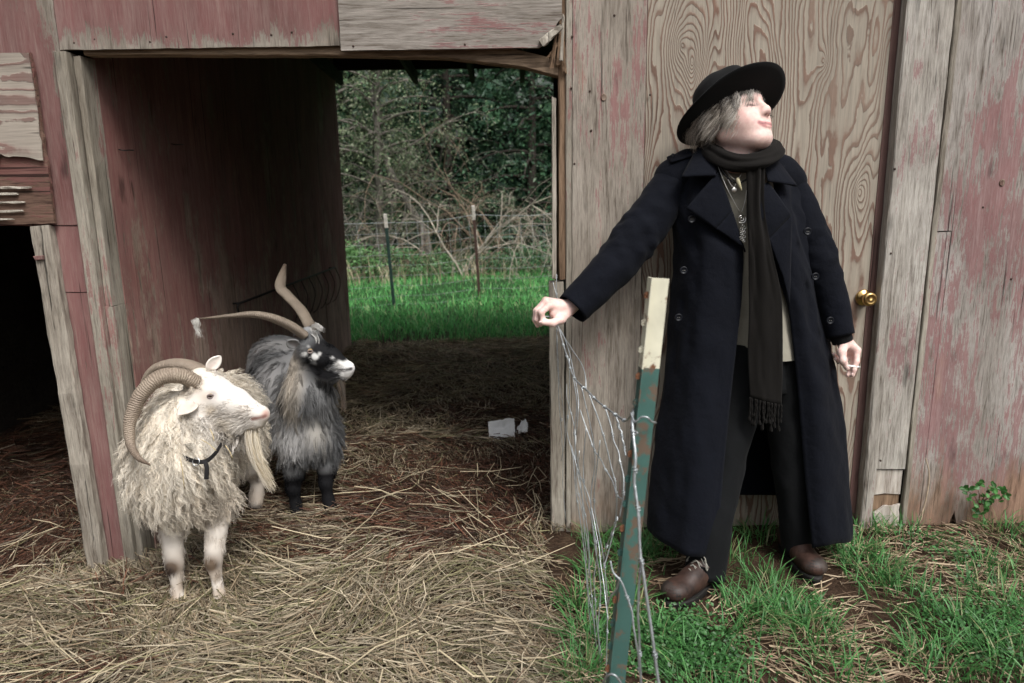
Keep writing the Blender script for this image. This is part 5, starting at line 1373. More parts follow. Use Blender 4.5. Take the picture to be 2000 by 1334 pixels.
for q in ((0.5904, -0.332, 1.1163), (0.618, -0.308, 1.2852), (1.0067, -0.316, 1.2389), (1.0448, -0.314, 1.0866), (0.5791, -0.33, 0.9552), (1.107, -0.315, 0.9336)):
    v_, f_ = lathe([(.0125, -.004), (.0135, .002), (.0125, .0045), (.0095, .0040), (.008, .0025), (.004, .0025)], 20)
    bt = part('button', v_ + np.array(q), f_, M['button'], ct)
    for sx in (-.003, .003):
        v2, f2 = lathe([(.0012, .002), (.0012, .0045)], 6); part('thread', v2 + np.array(q) + [sx, 0, .0], f2, M['lace'], bt)

# ---- scarf
sc = link('scarf', None, pr)
ring = [(0.7035, -0.16, 1.5289), (0.7052, -0.255, 1.495), (0.7571, -0.312, 1.466), (0.8293, -0.308, 1.4701), (0.9009, -0.235, 1.5002), (0.9261, -0.13, 1.5333), (0.8358, -0.07, 1.5571), (0.7465, -0.09, 1.5549), (0.7035, -0.16, 1.5289)]
p = spline(ring, 70)
v, f = tube(p, .035, 44, False, .80, 0, lambda u, a: 1 + .10 * np.sin(a * 4 + u * 5) + .06 * np.sin(a * 9 - u * 8) + .16 * vnoise(np.stack([np.cos(a) * 2, np.sin(a) * 2, np.full_like(a, u * 6)], -1), 1.5, 81)); part('neck_loop', v, f, M['scarf'], sc)
Ledge = spline([(0.7831, -0.335, 1.4644), (0.7893, -0.338, 1.3299), (0.7992, -0.345, 1.1961), (0.8122, -0.345, 0.9892), (0.8166, -0.355, 0.8134), (0.8257, -0.375, 0.6806)], 60)
Redge = spline([(0.847, -0.325, 1.464), (0.8487, -0.333, 1.329), (0.8744, -0.345, 1.1949), (0.9196, -0.345, 1.0225), (0.9345, -0.355, 0.8115), (0.9333, -0.375, 0.6532)], 60)
w = np.linspace(0, 1, 22)
P = Ledge[:, None] * (1 - w)[None, :, None] + Redge[:, None] * w[None, :, None]
s = np.linspace(0, 1, 60)[:, None]
P[..., 1] += (-.010 * np.sin(w * np.pi)[None] - .0045 * np.sin(w * 13 + 3 * s) * (1.2 - s) - .004 * vnoise(np.stack([w[None] * 6 + 0 * s, s * 7 + 0 * w[None], 0 * s + 0 * w[None]], -1), 1.5, 83))
part('scarf_end', *sheet(P, .004), M['scarf'], sc)
for j in range(14):
    q = P[-1, int(j * 21 / 13)]; L = .085 + .02 * math.sin(j * 2.3)
    pt = spline([q, q + [.002 * math.sin(j), -.003, -L * .5], q + [.006 * math.sin(j * 1.7), 0, -L]], 14)
    part('fringe', *tube(pt, .0030 + .0011 * np.sin(np.linspace(0, 22, 14)) + .002 * (np.linspace(0, 1, 14) > .82), 6), M['scarf'], sc)

# ---- necklaces
nk = link('necklace', None, pr)
for k, q in enumerate(spline([(0.7077, -0.285, 1.4682), (0.719, -0.303, 1.4375), (0.7412, -0.312, 1.4104), (0.7658, -0.316, 1.4016), (0.7885, -0.318, 1.4095)], 17)): part('bead', bv_ * .0042 + q, bf_, M['bead'], nk)
for pts in ([(0.7142, -0.285, 1.4747), (0.7383, -0.308, 1.4271), (0.7618, -0.316, 1.4133), (0.7874, -0.31, 1.4493)], [(0.7057, -0.285, 1.4749), (0.7303, -0.308, 1.4173), (0.7516, -0.315, 1.387), (0.7615, -0.317, 1.4132)], [(0.7032, -0.29, 1.4581), (0.7306, -0.312, 1.384), (0.7771, -0.318, 1.3032)], [(0.797, -0.318, 1.4094), (0.7897, -0.32, 1.3432), (0.7798, -0.32, 1.3032)]):
    part('chain', *tube(spline(pts, 20), .0011, 5), M['silver'], nk)
part('tooth_pendant', *tube(spline([(0.7593, -0.323, 1.418), (0.7643, -0.326, 1.3998), (0.776, -0.325, 1.3765)], 10), [.004, .0062, .0066, .0062, .0056, .005, .0042, .0032, .002, .0008], 10), M['tooth'], nk)
v_, f_ = lathe([(.0085, -.001), (.0085, .001), (.006, .0016)], 14); part('charm', v_ + np.array((0.7521, -0.32, 1.3786)), f_, M['silver'], nk)
a = np.linspace(0, 6.283, 18)
def ringlet(q, r, tr_): return tube(np.array(q) + np.stack([np.cos(a) * r, .25 * r * np.sin(a * 2), np.sin(a) * r], 1), tr_, 5, False)
part('pendant', *ringlet((0.7819, -0.322, 1.2831), .013, .0022), M['silver'], nk); part('pendant', *ringlet((0.7812, -0.324, 1.2831), .006, .0018), M['silver'], nk)
for k in range(11): q = np.array((0.7863, -0.323, 1.2594)) + np.array([.006 * math.sin(k * 2.1), -.002 * (k % 2), -.0048 * k]); part('pendant_ring', *ringlet(q, .0045, .0013), M['silver'], nk)
part('finger_ring', *tube(np.array((1.1711, -0.27, 0.7787)) + np.stack([.003 * np.sin(a), .0098 * np.cos(a), .0098 * np.sin(a)], 1), .0018, 6, False), M['silver'], pr)

# ---- hat
ha = unit((-.28, .56, .78)); hc = np.array((0.7645, -0.215, 1.6409))
fx = unit(hfw - ha * hfw.dot(ha)); fy = np.cross(ha, fx)
def hat_rev(profile, n=72, mod=None):
    a_ = np.linspace(0, 2 * np.pi, n, endpoint=False); out = []
    for k, (r_, h_) in enumerate(profile):
        rr = r_ * (1 + (.05 * np.cos(2 * a_))) ; hh = np.full(n, h_, float)
        if mod: rr, hh = mod(k, r_, h_, a_, rr, hh)
        out.append(hc + np.outer(rr * np.cos(a_), fx) + np.outer(rr * np.sin(a_), fy) + np.outer(hh, ha))
    return np.concatenate(out), grid_faces(len(profile), n, True)
hat = link('hat', None, pr)
def brimmod(k, r_, h_, a_, rr, hh):
    t_ = max(0, (r_ - .09) / .115); return rr, hh + t_ ** 2 * (.012 * np.cos(2 * a_ + .4) + .008 - .010 * np.cos(a_)) + .002 * t_ * np.sin(5 * a_)
v, f = hat_rev([(.085, .0), (.12, .0), (.15, .001), (.172, .003), (.185, .005), (.187, .0075), (.185, .0095), (.172, .0078), (.15, .0058), (.12, .005), (.085, .005)], 80, brimmod); part('brim', v, f, M['felt'], hat)
def crownmod(k, r_, h_, a_, rr, hh):
    t_ = max(0, h_ / .105); pin = .10 * t_ * np.exp(-((np.abs(np.angle(np.exp(1j * a_))) - .75) / .35) ** 2); return rr * (1 - pin), hh - .018 * t_ ** 6 * np.exp(-(np.sin(a_) / .45) ** 2) * (r_ < .07) 
v, f = hat_rev([(.102, .002), (.103, .03), (.101, .06), (.098, .090), (.092, .112), (.080, .122), (.060, .118), (.038, .112), (.012, .110), (.002, .110)], 64, crownmod); part('crown', v, f, M['felt'], hat)
v, f = hat_rev([(.1045, .006), (.1075, .008), (.1080, .030), (.1055, .032)], 64); part('hat_band', v, f, M['hatband'], hat)

# ---- hair
nh = 8000
psi = rng.uniform(-2.5, 2.5, nh)                      # 0 is the face, -90 degrees the side towards the fence
front = np.abs(psi) < 1.05
root = np.stack([.088 * np.cos(psi), .074 * np.sin(psi), np.where(front, .076, .060) + rng.normal(0, .006, nh)], 1)
root[:, :2] *= rng.uniform(.93, 1.02, (nh, 1))
root[:, 0] -= .002
Lh = np.where(front, rng.uniform(.026, .056, nh) * (1 + .35 * np.abs(psi)), rng.uniform(.040, .094, nh))
sg = 10; s = np.linspace(0, 1, sg)
outd = np.stack([np.cos(psi), np.sin(psi), 0 * psi], 1)
Pl = root[:, None] + 0 * s[None, :, None]
lockn = np.stack([vnoise(np.stack([psi * 5, 0 * psi, 0 * psi], -1), 1.0, 91 + k) for k in range(3)], 1)
Pl = Pl + outd[:, None] * (np.where(front, .012, .024)[:, None] * np.sin(np.clip(s * 1.15, 0, 1) * np.pi * .8) * rng.uniform(.5, 1.3, nh)[:, None])[..., None]
dn = np.where(front[:, None], np.array([.06, 0, -1.0]), np.array([-.10, 0, -1.0])) + .34 * lockn + rng.normal(0, .09, (nh, 3))
dn[:, 1] += np.where(front, -.25, 0)                      # fringe swept to one side
Pl = Pl + dn[:, None] * (Lh[:, None] * s)[..., None]
curl_ = np.where(front, .005, .022)[:, None] * np.clip(s * 1.5, 0, 1)[None] ** 2
ph = lockn[:, :1] * 5 + s[None] * 7
Pl[..., 0] += curl_ * np.sin(ph); Pl[..., 1] += curl_ * np.cos(ph)
# keep the strands outside the head
for _ in range(2):
    q = Pl - np.array([-.004, 0, .030]); e = np.sqrt((q[..., 0] / .101) ** 2 + (q[..., 1] / .081) ** 2 + (q[..., 2] / .105) ** 2)
    k = np.where(e < 1.0, 1.0 / np.maximum(e, .3), 1.0); Pl = np.array([-.004, 0, .030]) + q * k[..., None]
Pw = H0 + (Pl[..., 0:1] * hfw + Pl[..., 1:2] * hlf + Pl[..., 2:3] * hup) * HS
Pw[..., 2] -= (s ** 2 * .02)[None]
hcol = np.array([(.28, .245, .205), (.58, .54, .49), (.09, .078, .068), (.40, .355, .30), (.17, .145, .12)])[(np.floor((.5 + .5 * vnoise(np.stack([psi * 12, rng.random(nh) * 1.3, 0 * psi], -1), 1, 97)) * 4.99)).astype(int)] * rng.uniform(.7, 1.2, (nh, 1))
sd = np.cross(np.gradient(Pw, axis=1), Pw - hp(0, 0, .02)); sd /= np.linalg.norm(sd, axis=2)[..., None] + 1e-9
W = rng.uniform(.0004, .0010, nh)[:, None] * (1 - .7 * s ** 2)[None]
v_, f_, c_ = ribbons(Pw, W, sd, hcol)
o = part('hair', v_, f_, M['hair'], pr, True, c_)

# ---- boots
def boot(heel, toe, sway, parent):
    heel, toe = np.array(heel, float), np.array(toe, float); heel[2] = toe[2] = float(gz((heel[0] + toe[0]) / 2, (heel[1] + toe[1]) / 2)) + .004
    ax = unit((toe - heel) * [1, 1, 0]); sd = np.cross([0, 0, 1.0], ax); L = .285
    o_ = toe - ax * L
    W_ = lambda x, y, z: o_ + ax * x + sd * y + np.array([0, 0, z])
    R = np.array([ax, sd, [0, 0, 1.0]])
    bt = link('boot', None, parent)
    b = Body()
    b.ell(W_(.052, 0, .060), [.050, .037, .045], R, .03); b.ell(W_(.135, 0, .050), [.080, .040, .040], R, .03); b.ell(W_(.212, sway * .006, .044), [.064, .047, .034], R, .03); b.ell(W_(.236, sway * .008, .046), [.042, .042, .030], R, .02)
    b.cap(W_(.062, 0, .070), W_(.062, 0, .105), .040, .040, .03); b.cap(W_(.085, 0, .085), W_(.15, 0, .068), .036, .034, .03)
    v, f = b.mesh(.004); v[:, 2] = np.maximum(v[:, 2], heel[2] + .020)
    up = part('upper', v, f, M['boot'], bt)
    a_ = np.linspace(0, 2 * np.pi, 48, endpoint=False); ol = []
    for q in a_:
        x = .143 + .147 * np.cos(q); wd = np.interp(x, [0, .04, .11, .20, .25, .29], [.030, .040, .037, .051, .047, .034]); ol.append((x, np.sin(q) * wd / max(.35, abs(np.sin(q)) ** .35), 0))
    ol = np.array(ol); rows = []
    for (k, z) in ((.97, .0), (1.0, .004), (1.0, .020), (.985, .024), (.90, .0245)):
        rows.append(np.array([W_(.143 + (x - .143) * k, y * k, z) for x, y, _ in ol]))
    v = np.concatenate(rows); part('sole', v, grid_faces(5, 48, True) + [list(range(48))[::-1], [4 * 48 + j for j in range(48)]], M['sole'], bt)
    tv_, tf_ = ball(1.0, 12); tv_ = tv_[:]; q = tv_ * np.array([.046, .0475, .0345]); q = q[:, 0:1] * ax + q[:, 1:2] * sd + q[:, 2:3] * np.array([0, 0, 1.0]) + W_(.236, sway * .008, .0455); q[:, 2] = np.maximum(q[:, 2], heel[2] + .019); part('toe_cap', q, tf_, M['toe_cap'], bt)
    pt = spline([W_(.02, 0, 0), W_(.02, 0, 0)], 2)
    for i in range(5):
        x = .172 - i * .019; z = .092 + i * .009; wdt = .022
        part('lace', *tube(spline([W_(x, -wdt, z - .010), W_(x - .006, 0, z + .008), W_(x - .012, wdt, z - .006)], 9), .0022, 6), M['lace'], bt)
        part('lace', *tube(spline([W_(x, wdt, z - .010), W_(x - .006, 0, z + .010), W_(x - .012, -wdt, z - .006)], 9), .0022, 6), M['lace'], bt)
    for sgn in (-1, 1):
        part('lace_loop', *tube(spline([W_(.105, 0, .134), W_(.115, sgn * .026, .132), W_(.130, sgn * .042, .100), W_(.112, sgn * .034, .108), W_(.105, 0, .134)], 16), .0022, 6), M['lace'], bt)
    return bt
boot((0.7334, -0.3854, 0), (0.5163, -0.563, 0), -1, pr)
boot((1.0719, -0.2249, 0), (1.0813, -0.43, 0), 1, pr)
cg = thing('cigarette', 'white hand-rolled cigarette held between fingertips beside the door trim', 'cigarette', (1.1832, -0.3, 0.7651))
part('paper_tube', *tube(spline([(1.1783, -0.302, 0.7694), (1.2267, -0.3, 0.7635)], 8), .0042, 12), M['paper'], cg)
M['ash'] = simple_mat('ash', (.30, .29, .28), .95)
part('ash_tip', *tube(spline([(1.2267, -0.3, 0.7635), (1.2343, -0.2995, 0.7623)], 5), [.0041, .0042, .0038, .0036, .0028], 12), M['ash'], cg)


# ================================================================== fence in front, litter, plants
M['wire'] = simple_mat('galvanised_wire', (.42, .45, .46), .45, .75, .5, 60, .3, .1)
def paintmat(name, c, chip, amount):
    t = NT(name); o_ = t.coord('Object')
    n = t.math('ADD', t.math('MULTIPLY', t.noise(o_, 28, 6, .65), .7), t.math('MULTIPLY', t.noise(o_, 7, 3), .3))
    m_ = t.ramp(n, [(amount - .03, 1.0), (amount + .03, 0.0)])
    pc = t.ramp(t.noise(o_, 12, 4), [(.3, tuple(x * .8 for x in c)), (.7, tuple(min(1, x * 1.1) for x in c))])
    t.p(color=t.mix(m_, pc, chip), rough=t.mix(m_, (.45,) * 3, (.9,) * 3), spec=.35); t.bump(m_, -.3, .002); return t.m
M['cream_paint'] = paintmat('cream_post_paint', (.62, .60, .47), (.16, .075, .04), .42)
M['green_paint'] = paintmat('green_post_paint', (.055, .125, .108), (.12, .085, .06), .44)
M['rust'] = simple_mat('rust', (.24, .11, .06), .9, .1, .2, 60, .5, .5)

top = np.array((0.302, -1.25, 1.1949)); dirp = unit(np.array((0.2257, -1.27, 0.2785)) - top)
post = thing('fence_post', 'steel fence post with cream painted tip above dull green paint', 'fence post', tuple(top + dirp * ((top[2] + .02) / -dirp[2])))
fxv = unit(np.array([.985, .04, 0])); fyv = unit(np.cross(dirp, fxv)); fxv = np.cross(fyv, dirp)        # web runs away to the right, flange faces the wire
if fyv[1] > 0: fyv = -fyv
def tee(l0, l1, name, mat):
    w, th, dp = .0165, .0018, .040
    sec = [(0, -w), (0, w), (th * 1.6, w), (th * 2.2, th), (dp, th), (dp, -th), (th * 2.2, -th), (th * 1.6, -w)]
    v = []; ns = 12
    for i in range(ns + 1):
        o_ = top + dirp * (l0 + (l1 - l0) * i / ns)
        for (a_, b_) in sec: v.append(o_ + fxv * (a_ - .016) + fyv * b_)
    return part(name, v, grid_faces(ns + 1, 8, True) + [list(range(8))[::-1], [ns * 8 + j for j in range(8)]], mat, post, False)
Lc = np.linalg.norm(np.array((0.2923, -1.25, 1.0081)) - top)
tee(0, Lc, 'post_tip', M['cream_paint']); tee(Lc, (top[2] + .25) / -dirp[2], 'post_shaft', M['green_paint'])
for i in range(21):
    o_ = top + dirp * (.035 + .0565 * i) - fxv * .016
    v = []
    for k, (dx, hz, hy) in enumerate([(0, .0065, .005), (-.005, .0058, .0045), (-.0075, .0035, .003)]):
        for (a_, b_) in ((-1, -1), (1, -1), (1, 1), (-1, 1)): v.append(o_ + fxv * dx + fyv * b_ * hy + dirp * (a_ * hz - dx * .35))
    part('stud', v, grid_faces(3, 4, True) + [[3, 2, 1, 0], [8, 9, 10, 11]], M['cream_paint'] if (i < 4 and i % 3) else (M['rust'] if i % 3 == 0 else M['green_paint']), post, False)

wf = thing('wire_fence', 'sagging galvanised woven wire bunched between the barn corner and the green post', 'wire fence', (.2, -.6, 0))
def wire(pts, r, name='stay_wire', n=40, kink=.0012, seed=0):
    p = spline(pts, n); q = np.linspace(0, 1, n)
    p = p + kink * np.stack([vnoise(np.stack([q * 9, 0 * q + seed, 0 * q], -1), 1, 101 + k) for k in range(3)], 1) * np.sin(q * np.pi)[:, None] * 2
    part(name, *tube(p, r * 1.2, 7), M['wire'], wf); return p
def knot(p, ax, r=.0034):
    ax = unit(ax); a_ = np.linspace(0, 4 * np.pi, 26); n1 = unit(np.cross(ax, [.3, .2, 1])); n2 = np.cross(ax, n1)
    q = np.array(p) + np.outer(np.cos(a_) * r, n1) + np.outer(np.sin(a_) * r, n2) + np.outer(np.linspace(-.006, .006, 26), ax)
    part('knot', *tube(q, .0014, 5), M['wire'], wf)
strand = wire([(0.1088, -0.385, 0.9754), (0.1506, -0.372, 0.9691), (0.1627, -0.395, 0.9451), (0.1745, -0.52, 0.895), (0.1859, -0.66, 0.8501), (0.2124, -0.85, 0.8405), (0.2356, -1, 0.8471), (0.2466, -1.1, 0.8575), (0.2538, -1.19, 0.8731), (0.2566, -1.235, 0.8993), (0.2591, -1.25, 0.9131)], .0021, 'strand', 70, .002)
for k in (14, 19, 24, 29, 36, 43, 50, 57, 63): knot(strand[k], strand[k + 1] - strand[k], .0034)
wire([(0.1562, -0.39, 0.9478), (0.1861, -0.48, 0.9065), (0.2159, -0.62, 0.8682), (0.2195, -0.7, 0.8488), (0.2182, -0.74, 0.8137)], .0014, 'strand', 30, .001, 3)
wire([(0.1531, -0.385, 0.9539), (0.1786, -0.45, 0.9175), (0.1952, -0.56, 0.851), (0.2014, -0.66, 0.7835), (0.2005, -0.7, 0.748), (0.1933, -0.7, 0.6689)], .0013, 'strand', 30, .001, 4)
stays = [([(0.1859, -0.66, 0.8501), (0.198, -0.68, 0.7577), (0.1907, -0.68, 0.6619), (0.2067, -0.68, 0.5308), (0.2305, -0.7, 0.3723), (0.2356, -0.72, 0.2293), (0.2505, -0.74, 0.0495), (0.2658, -0.76, -0.1425)], .0015),
         ([(0.2012, -0.76, 0.8392), (0.2289, -0.78, 0.7116), (0.24, -0.78, 0.619), (0.2305, -0.78, 0.5249), (0.2367, -0.8, 0.3904), (0.2536, -0.82, 0.2381), (0.2464, -0.84, 0.1014), (0.2607, -0.86, -0.0628)], .0015),
         ([(0.2124, -0.85, 0.8405), (0.2398, -0.88, 0.7602), (0.2657, -0.9, 0.6657), (0.2774, -0.92, 0.6008), (0.2801, -0.92, 0.5122), (0.2593, -0.93, 0.4126), (0.2444, -0.94, 0.373)], .0016),
         ([(0.2356, -1, 0.8471), (0.2551, -1.03, 0.7704), (0.2688, -1.06, 0.7152), (0.2715, -1.08, 0.6573), (0.2627, -1.08, 0.5905)], .0016),
         ([(0.2466, -1.1, 0.8575), (0.2573, -1.12, 0.8153), (0.2642, -1.14, 0.7725)], .0017),
         ([(0.182, -0.6, 0.8801), (0.1841, -0.58, 0.7443), (0.1763, -0.56, 0.6371), (0.1942, -0.58, 0.5584), (0.2024, -0.6, 0.4455), (0.2206, -0.62, 0.3144), (0.2335, -0.66, 0.1586), (0.2465, -0.7, -0.0323), (0.2649, -0.72, -0.1742)], .0013),
         ([(0.2, -0.3, 0.7181), (0.1976, -0.35, 0.6802), (0.2089, -0.42, 0.6393), (0.217, -0.48, 0.5912), (0.21, -0.52, 0.5173), (0.223, -0.56, 0.4274), (0.229, -0.6, 0.3573), (0.2377, -0.62, 0.207)], .0012),
         ([(0.2189, -0.74, 0.7059), (0.2121, -0.74, 0.6037), (0.215, -0.76, 0.5163), (0.2312, -0.78, 0.4449), (0.2446, -0.8, 0.3416), (0.2358, -0.82, 0.2219), (0.2565, -0.86, 0.0312)], .0013),
         ([(0.243, -0.86, 0.7095), (0.2328, -0.84, 0.5821), (0.2306, -0.84, 0.5053), (0.2403, -0.86, 0.4372), (0.2529, -0.88, 0.354), (0.2635, -0.9, 0.2073), (0.2591, -0.93, -0.0071)], .0014),
         ([(0.2093, -0.66, 0.7354), (0.229, -0.72, 0.6753), (0.2423, -0.76, 0.6424), (0.2551, -0.82, 0.6268), (0.2722, -0.9, 0.5996), (0.2767, -0.96, 0.5925), (0.2746, -1.05, 0.6236)], .0015),
         ([(0.1983, -0.5, 0.5632), (0.214, -0.58, 0.5063), (0.2344, -0.66, 0.4716), (0.244, -0.74, 0.4087), (0.2525, -0.82, 0.3362), (0.2571, -0.9, 0.2553), (0.2589, -0.95, 0.2247)], .0013),
         ([(0.2127, -0.62, 0.5903), (0.2035, -0.62, 0.4887), (0.2212, -0.64, 0.3943), (0.2392, -0.66, 0.2649), (0.2345, -0.68, 0.1529), (0.2524, -0.7, 0.0401), (0.2608, -0.72, -0.0911)], .0012),
         ([(0.2472, -0.92, 0.3768), (0.2543, -0.96, 0.4588), (0.2603, -1.02, 0.5331), (0.2599, -1.05, 0.5896), (0.2587, -1.06, 0.6486)], .0013)]
for i, (pp, r) in enumerate(stays):
    p = wire(pp, r, 'stay_wire', 44, .0022, i * 3.1)
    for k in range(8 + i % 5, 40, 11): knot(p[k], p[k + 1] - p[k], .0028)
# wires on the barn corner
wire([(0.1843, -0.02, 1.0783), (0.1814, -0.03, 0.9512), (0.1851, -0.03, 0.7899), (0.1889, -0.03, 0.6245), (0.2043, -0.04, 0.4154), (0.2084, -0.04, 0.1969), (0.2202, -0.05, 0.0672)], .0012, 'stay_wire', 30, .002, 40)
wire([(0.1712, -0.01, 1.0479), (0.1815, -0.03, 1.0008), (0.1857, -0.08, 0.9783), (0.1695, -0.2, 0.9549)], .0012, 'stay_wire', 20, .002, 41)
wire([(0.1838, -0.05, 0.8446), (0.1908, -0.06, 0.6741), (0.2075, -0.05, 0.5462), (0.2157, -0.05, 0.4402), (0.1994, -0.05, 0.3329)], .0011, 'stay_wire', 20, .002, 42)
for q in (((0.1843, -0.02, 1.0685)), ((0.1835, -0.03, 1.0008)), ((0.1852, -0.03, 0.8609)), ((0.2022, -0.04, 0.5009))): knot(q, (0, 0, 1), .003)
# beyond the post the wire comes on towards the yard
w1 = wire([(0.259, -1.25, 0.9176), (0.2527, -1.275, 0.9011), (0.2519, -1.3, 0.872), (0.2532, -1.32, 0.8364), (0.2504, -1.33, 0.7853), (0.2563, -1.35, 0.7221), (0.2572, -1.37, 0.654), (0.2641, -1.39, 0.5866), (0.2744, -1.41, 0.5083), (0.2873, -1.44, 0.3979)], .0027, 'strand', 60, .001, 50)
w2 = wire([(0.2504, -1.33, 0.7853), (0.254, -1.35, 0.7332), (0.2563, -1.37, 0.6484), (0.2536, -1.38, 0.5463), (0.2591, -1.4, 0.3666)], .0020, 'strand', 50, .001, 51)
w3 = wire([(0.2074, -1.3, 0.5987), (0.2128, -1.31, 0.5769), (0.2289, -1.32, 0.5587), (0.2458, -1.34, 0.5089), (0.2541, -1.36, 0.4506), (0.2654, -1.38, 0.3506)], .0018, 'strand', 50, .001, 52)
for k in (6, 14, 22, 33, 52): knot(w1[k], w1[k + 1] - w1[k], .0048)
for k in (20, 40): knot(w2[k], w2[k + 1] - w2[k], .0036)
for k in (15, 42): knot(w3[k], w3[k + 1] - w3[k], .0036)
wire([(0.2515, -1.262, 0.9147), (0.2561, -1.285, 0.9021), (0.2676, -1.29, 0.9134), (0.2792, -1.295, 0.9148), (0.2889, -1.29, 0.9043), (0.3018, -1.275, 0.8958)], .0018, 'tie_wire', 24, .0, 60)
wire([(0.2553, -1.28, 0.8826), (0.259, -1.3, 0.8828)], .0016, 'tie_wire', 6, 0, 61)
wire([(0.2053, -1.28, 0.4808), (0.2102, -1.29, 0.5068), (0.2216, -1.3, 0.5323), (0.226, -1.31, 0.5648)], .0017, 'tie_wire', 12, 0, 62)
wire([(0.1986, -1.28, 0.2869), (0.2046, -1.3, 0.3205), (0.2187, -1.31, 0.3304), (0.2349, -1.31, 0.3071)], .0022, 'tie_wire', 14, 0, 63)

# ---- torn white wrappers on the straw
M['white_card'] = simple_mat('white_card', (.74, .75, .75), .7, 0, .3, 14, .12, .3)
def scrap(c, w, h, rz, label, seed, cut):
    u, s_ = np.meshgrid(np.linspace(-1, 1, 18), np.linspace(-1, 1, 14), indexing='ij')
    k = np.where((cut > 0) & (s_ > 0), 1 - cut * s_, 1.0)
    P = np.stack([u * w / 2 * k, s_ * h / 2 + .1 * h * u, .016 + .014 * vnoise(np.stack([u, s_, u * 0], -1), 1.6, seed) + .02 * (s_ > .3) * (s_ - .3)], -1)
    P[..., 0] += .004 * vnoise(np.stack([u * 0, s_ * 4, u * 0], -1), 2, seed); P[..., 1] += .005 * vnoise(np.stack([u * 4, s_ * 0, u * 0], -1), 2, seed + 1)
    R = np.array([[math.cos(rz), -math.sin(rz), 0], [math.sin(rz), math.cos(rz), 0], [0, 0, 1]])
    # propped against the straw, facing the yard
    tl = .75; T_ = np.array([[1, 0, 0], [0, math.cos(tl), -math.sin(tl)], [0, math.sin(tl), math.cos(tl)]])
    v, f = sheet(P, .002)
    o = link('paper_scrap', make_mesh('paper_scrap', v @ T_.T @ R.T, f, M['white_card'], False), None, tuple(c)); tag(o, label, 'litter', 'torn white scraps')
c = np.array((-0.0533, 1.1668, 0.03)); c[2] = float(gz(c[0], c[1])) + .045
scrap(c, .155, .115, .12, 'torn white carton scrap lying on the brown straw, the larger one', 5, .0)
c = np.array((0.0734, 1.2153, 0.03)); c[2] = float(gz(c[0], c[1])) + .04
scrap(c, .065, .075, -.3, 'small jagged white scrap beside the larger torn carton', 9, .7)

# ---- little leafy weed on the wall and a dry bent stem
M['leaf'] = attr_mat('leaf', .45, .45, .25)
def leaves(P, N_, size, colr, name, parent, asp=.75, fold=.25):
    n = len(P); N_ = N_ / np.linalg.norm(N_, axis=1)[:, None]
    a = rng.normal(0, 1, (n, 3)); a -= N_ * (a * N_).sum(1)[:, None]; a /= np.linalg.norm(a, axis=1)[:, None]; b_ = np.cross(N_, a)
    s = (size[0] + (size[1] - size[0]) * rng.random(n))[:, None]
    pts = [P - a * s * .5, P - b_ * s * .5 * asp + N_ * s * fold * .5, P + a * s * .5, P + b_ * s * .5 * asp + N_ * s * fold * .5]
    v = np.stack(pts, 1).reshape(-1, 3); i = np.arange(n) * 4
    f = np.concatenate([np.stack([i, i + 1, i + 2], 1), np.stack([i, i + 2, i + 3], 1)])
    c = np.repeat(colr, 4, 0)
    return part(name, v, f, M['leaf'], parent, False, c)
weed = thing('weed', 'small bright green leafy weed sprouting through the grey wall', 'plant', (1.9352, -0.02, 0.0668))
hub = np.array((1.9284, -0.015, 0.0987))
stems = [(1.838, -0.05, 0.1834), (1.8625, -0.07, 0.2137), (1.9231, -0.06, 0.1973), (1.9737, -0.05, 0.181), (1.9961, -0.04, 0.1427), (1.857, -0.06, 0.1431), (1.8929, -0.08, 0.1627), (1.9237, -0.06, 0.1085), (1.892, -0.05, 0.0819), (1.9287, -0.08, 0.173)]
for k, e in enumerate(stems):
    e = np.array(e); st = part('stem', *tube(spline([hub, (hub + e) / 2 + [0, -.01, .008], e], 8), [.0018] * 4 + [.0013] * 4, 5), simple_mat('weed_stem', (.16, .07, .05), .7) if k == 0 else bpy.data.materials['weed_stem'], weed)
    for j in range(6):
        q = e + rng.normal(0, .009, 3) + [0, -.004 * j, .002]; u_, w_ = np.meshgrid(np.linspace(0, 1, 6), np.linspace(-1, 1, 5), indexing='ij')
        ax = unit(rng.normal(0, 1, 3) + [0, -.2, .3]); nr = unit(rng.normal(0, .5, 3) + [0, -1, .6]); nr = unit(nr - ax * nr.dot(ax)); sd = np.cross(ax, nr); Ls = rng.uniform(.016, .026)
        PP = q + ax * (u_ * Ls)[..., None] + sd * (w_ * np.sin(np.clip(u_ * .9 + .08, 0, 1) * np.pi) ** .7 * Ls * .42)[..., None] + nr * (w_ ** 2 * .15 * Ls - u_ ** 2 * .15 * Ls)[..., None]
        v_ = PP.reshape(-1, 3); part('leaf', v_, grid_faces(6, 5), M['leaf'], weed, True, np.tile(np.array([.055, .17, .04]) * rng.uniform(.55, 1.35), (30, 1)))
stem = thing('dry_stem', 'pale dry bent stem leaning on the wall beside the door trim', 'twig', (1.6272, -0.05, 0.0053))
M['dry_stem'] = simple_mat('dry_stem', (.36, .28, .2), .8)
part('stalk', *tube(spline([(1.6113, -0.06, 0.0016), (1.6433, -0.055, 0.0257), (1.683, -0.04, 0.0922), (1.6998, -0.03, 0.1882), (1.698, -0.025, 0.2528), (1.6827, -0.02, 0.3062)], 30), np.linspace(.0042, .0022, 30), 7), M['dry_stem'], stem)
part('side_shoot', *tube(spline([(1.683, -0.04, 0.0922), (1.6678, -0.06, 0.0638), (1.6446, -0.07, 0.0287)], 10), .0018, 6), M['dry_stem'], stem)
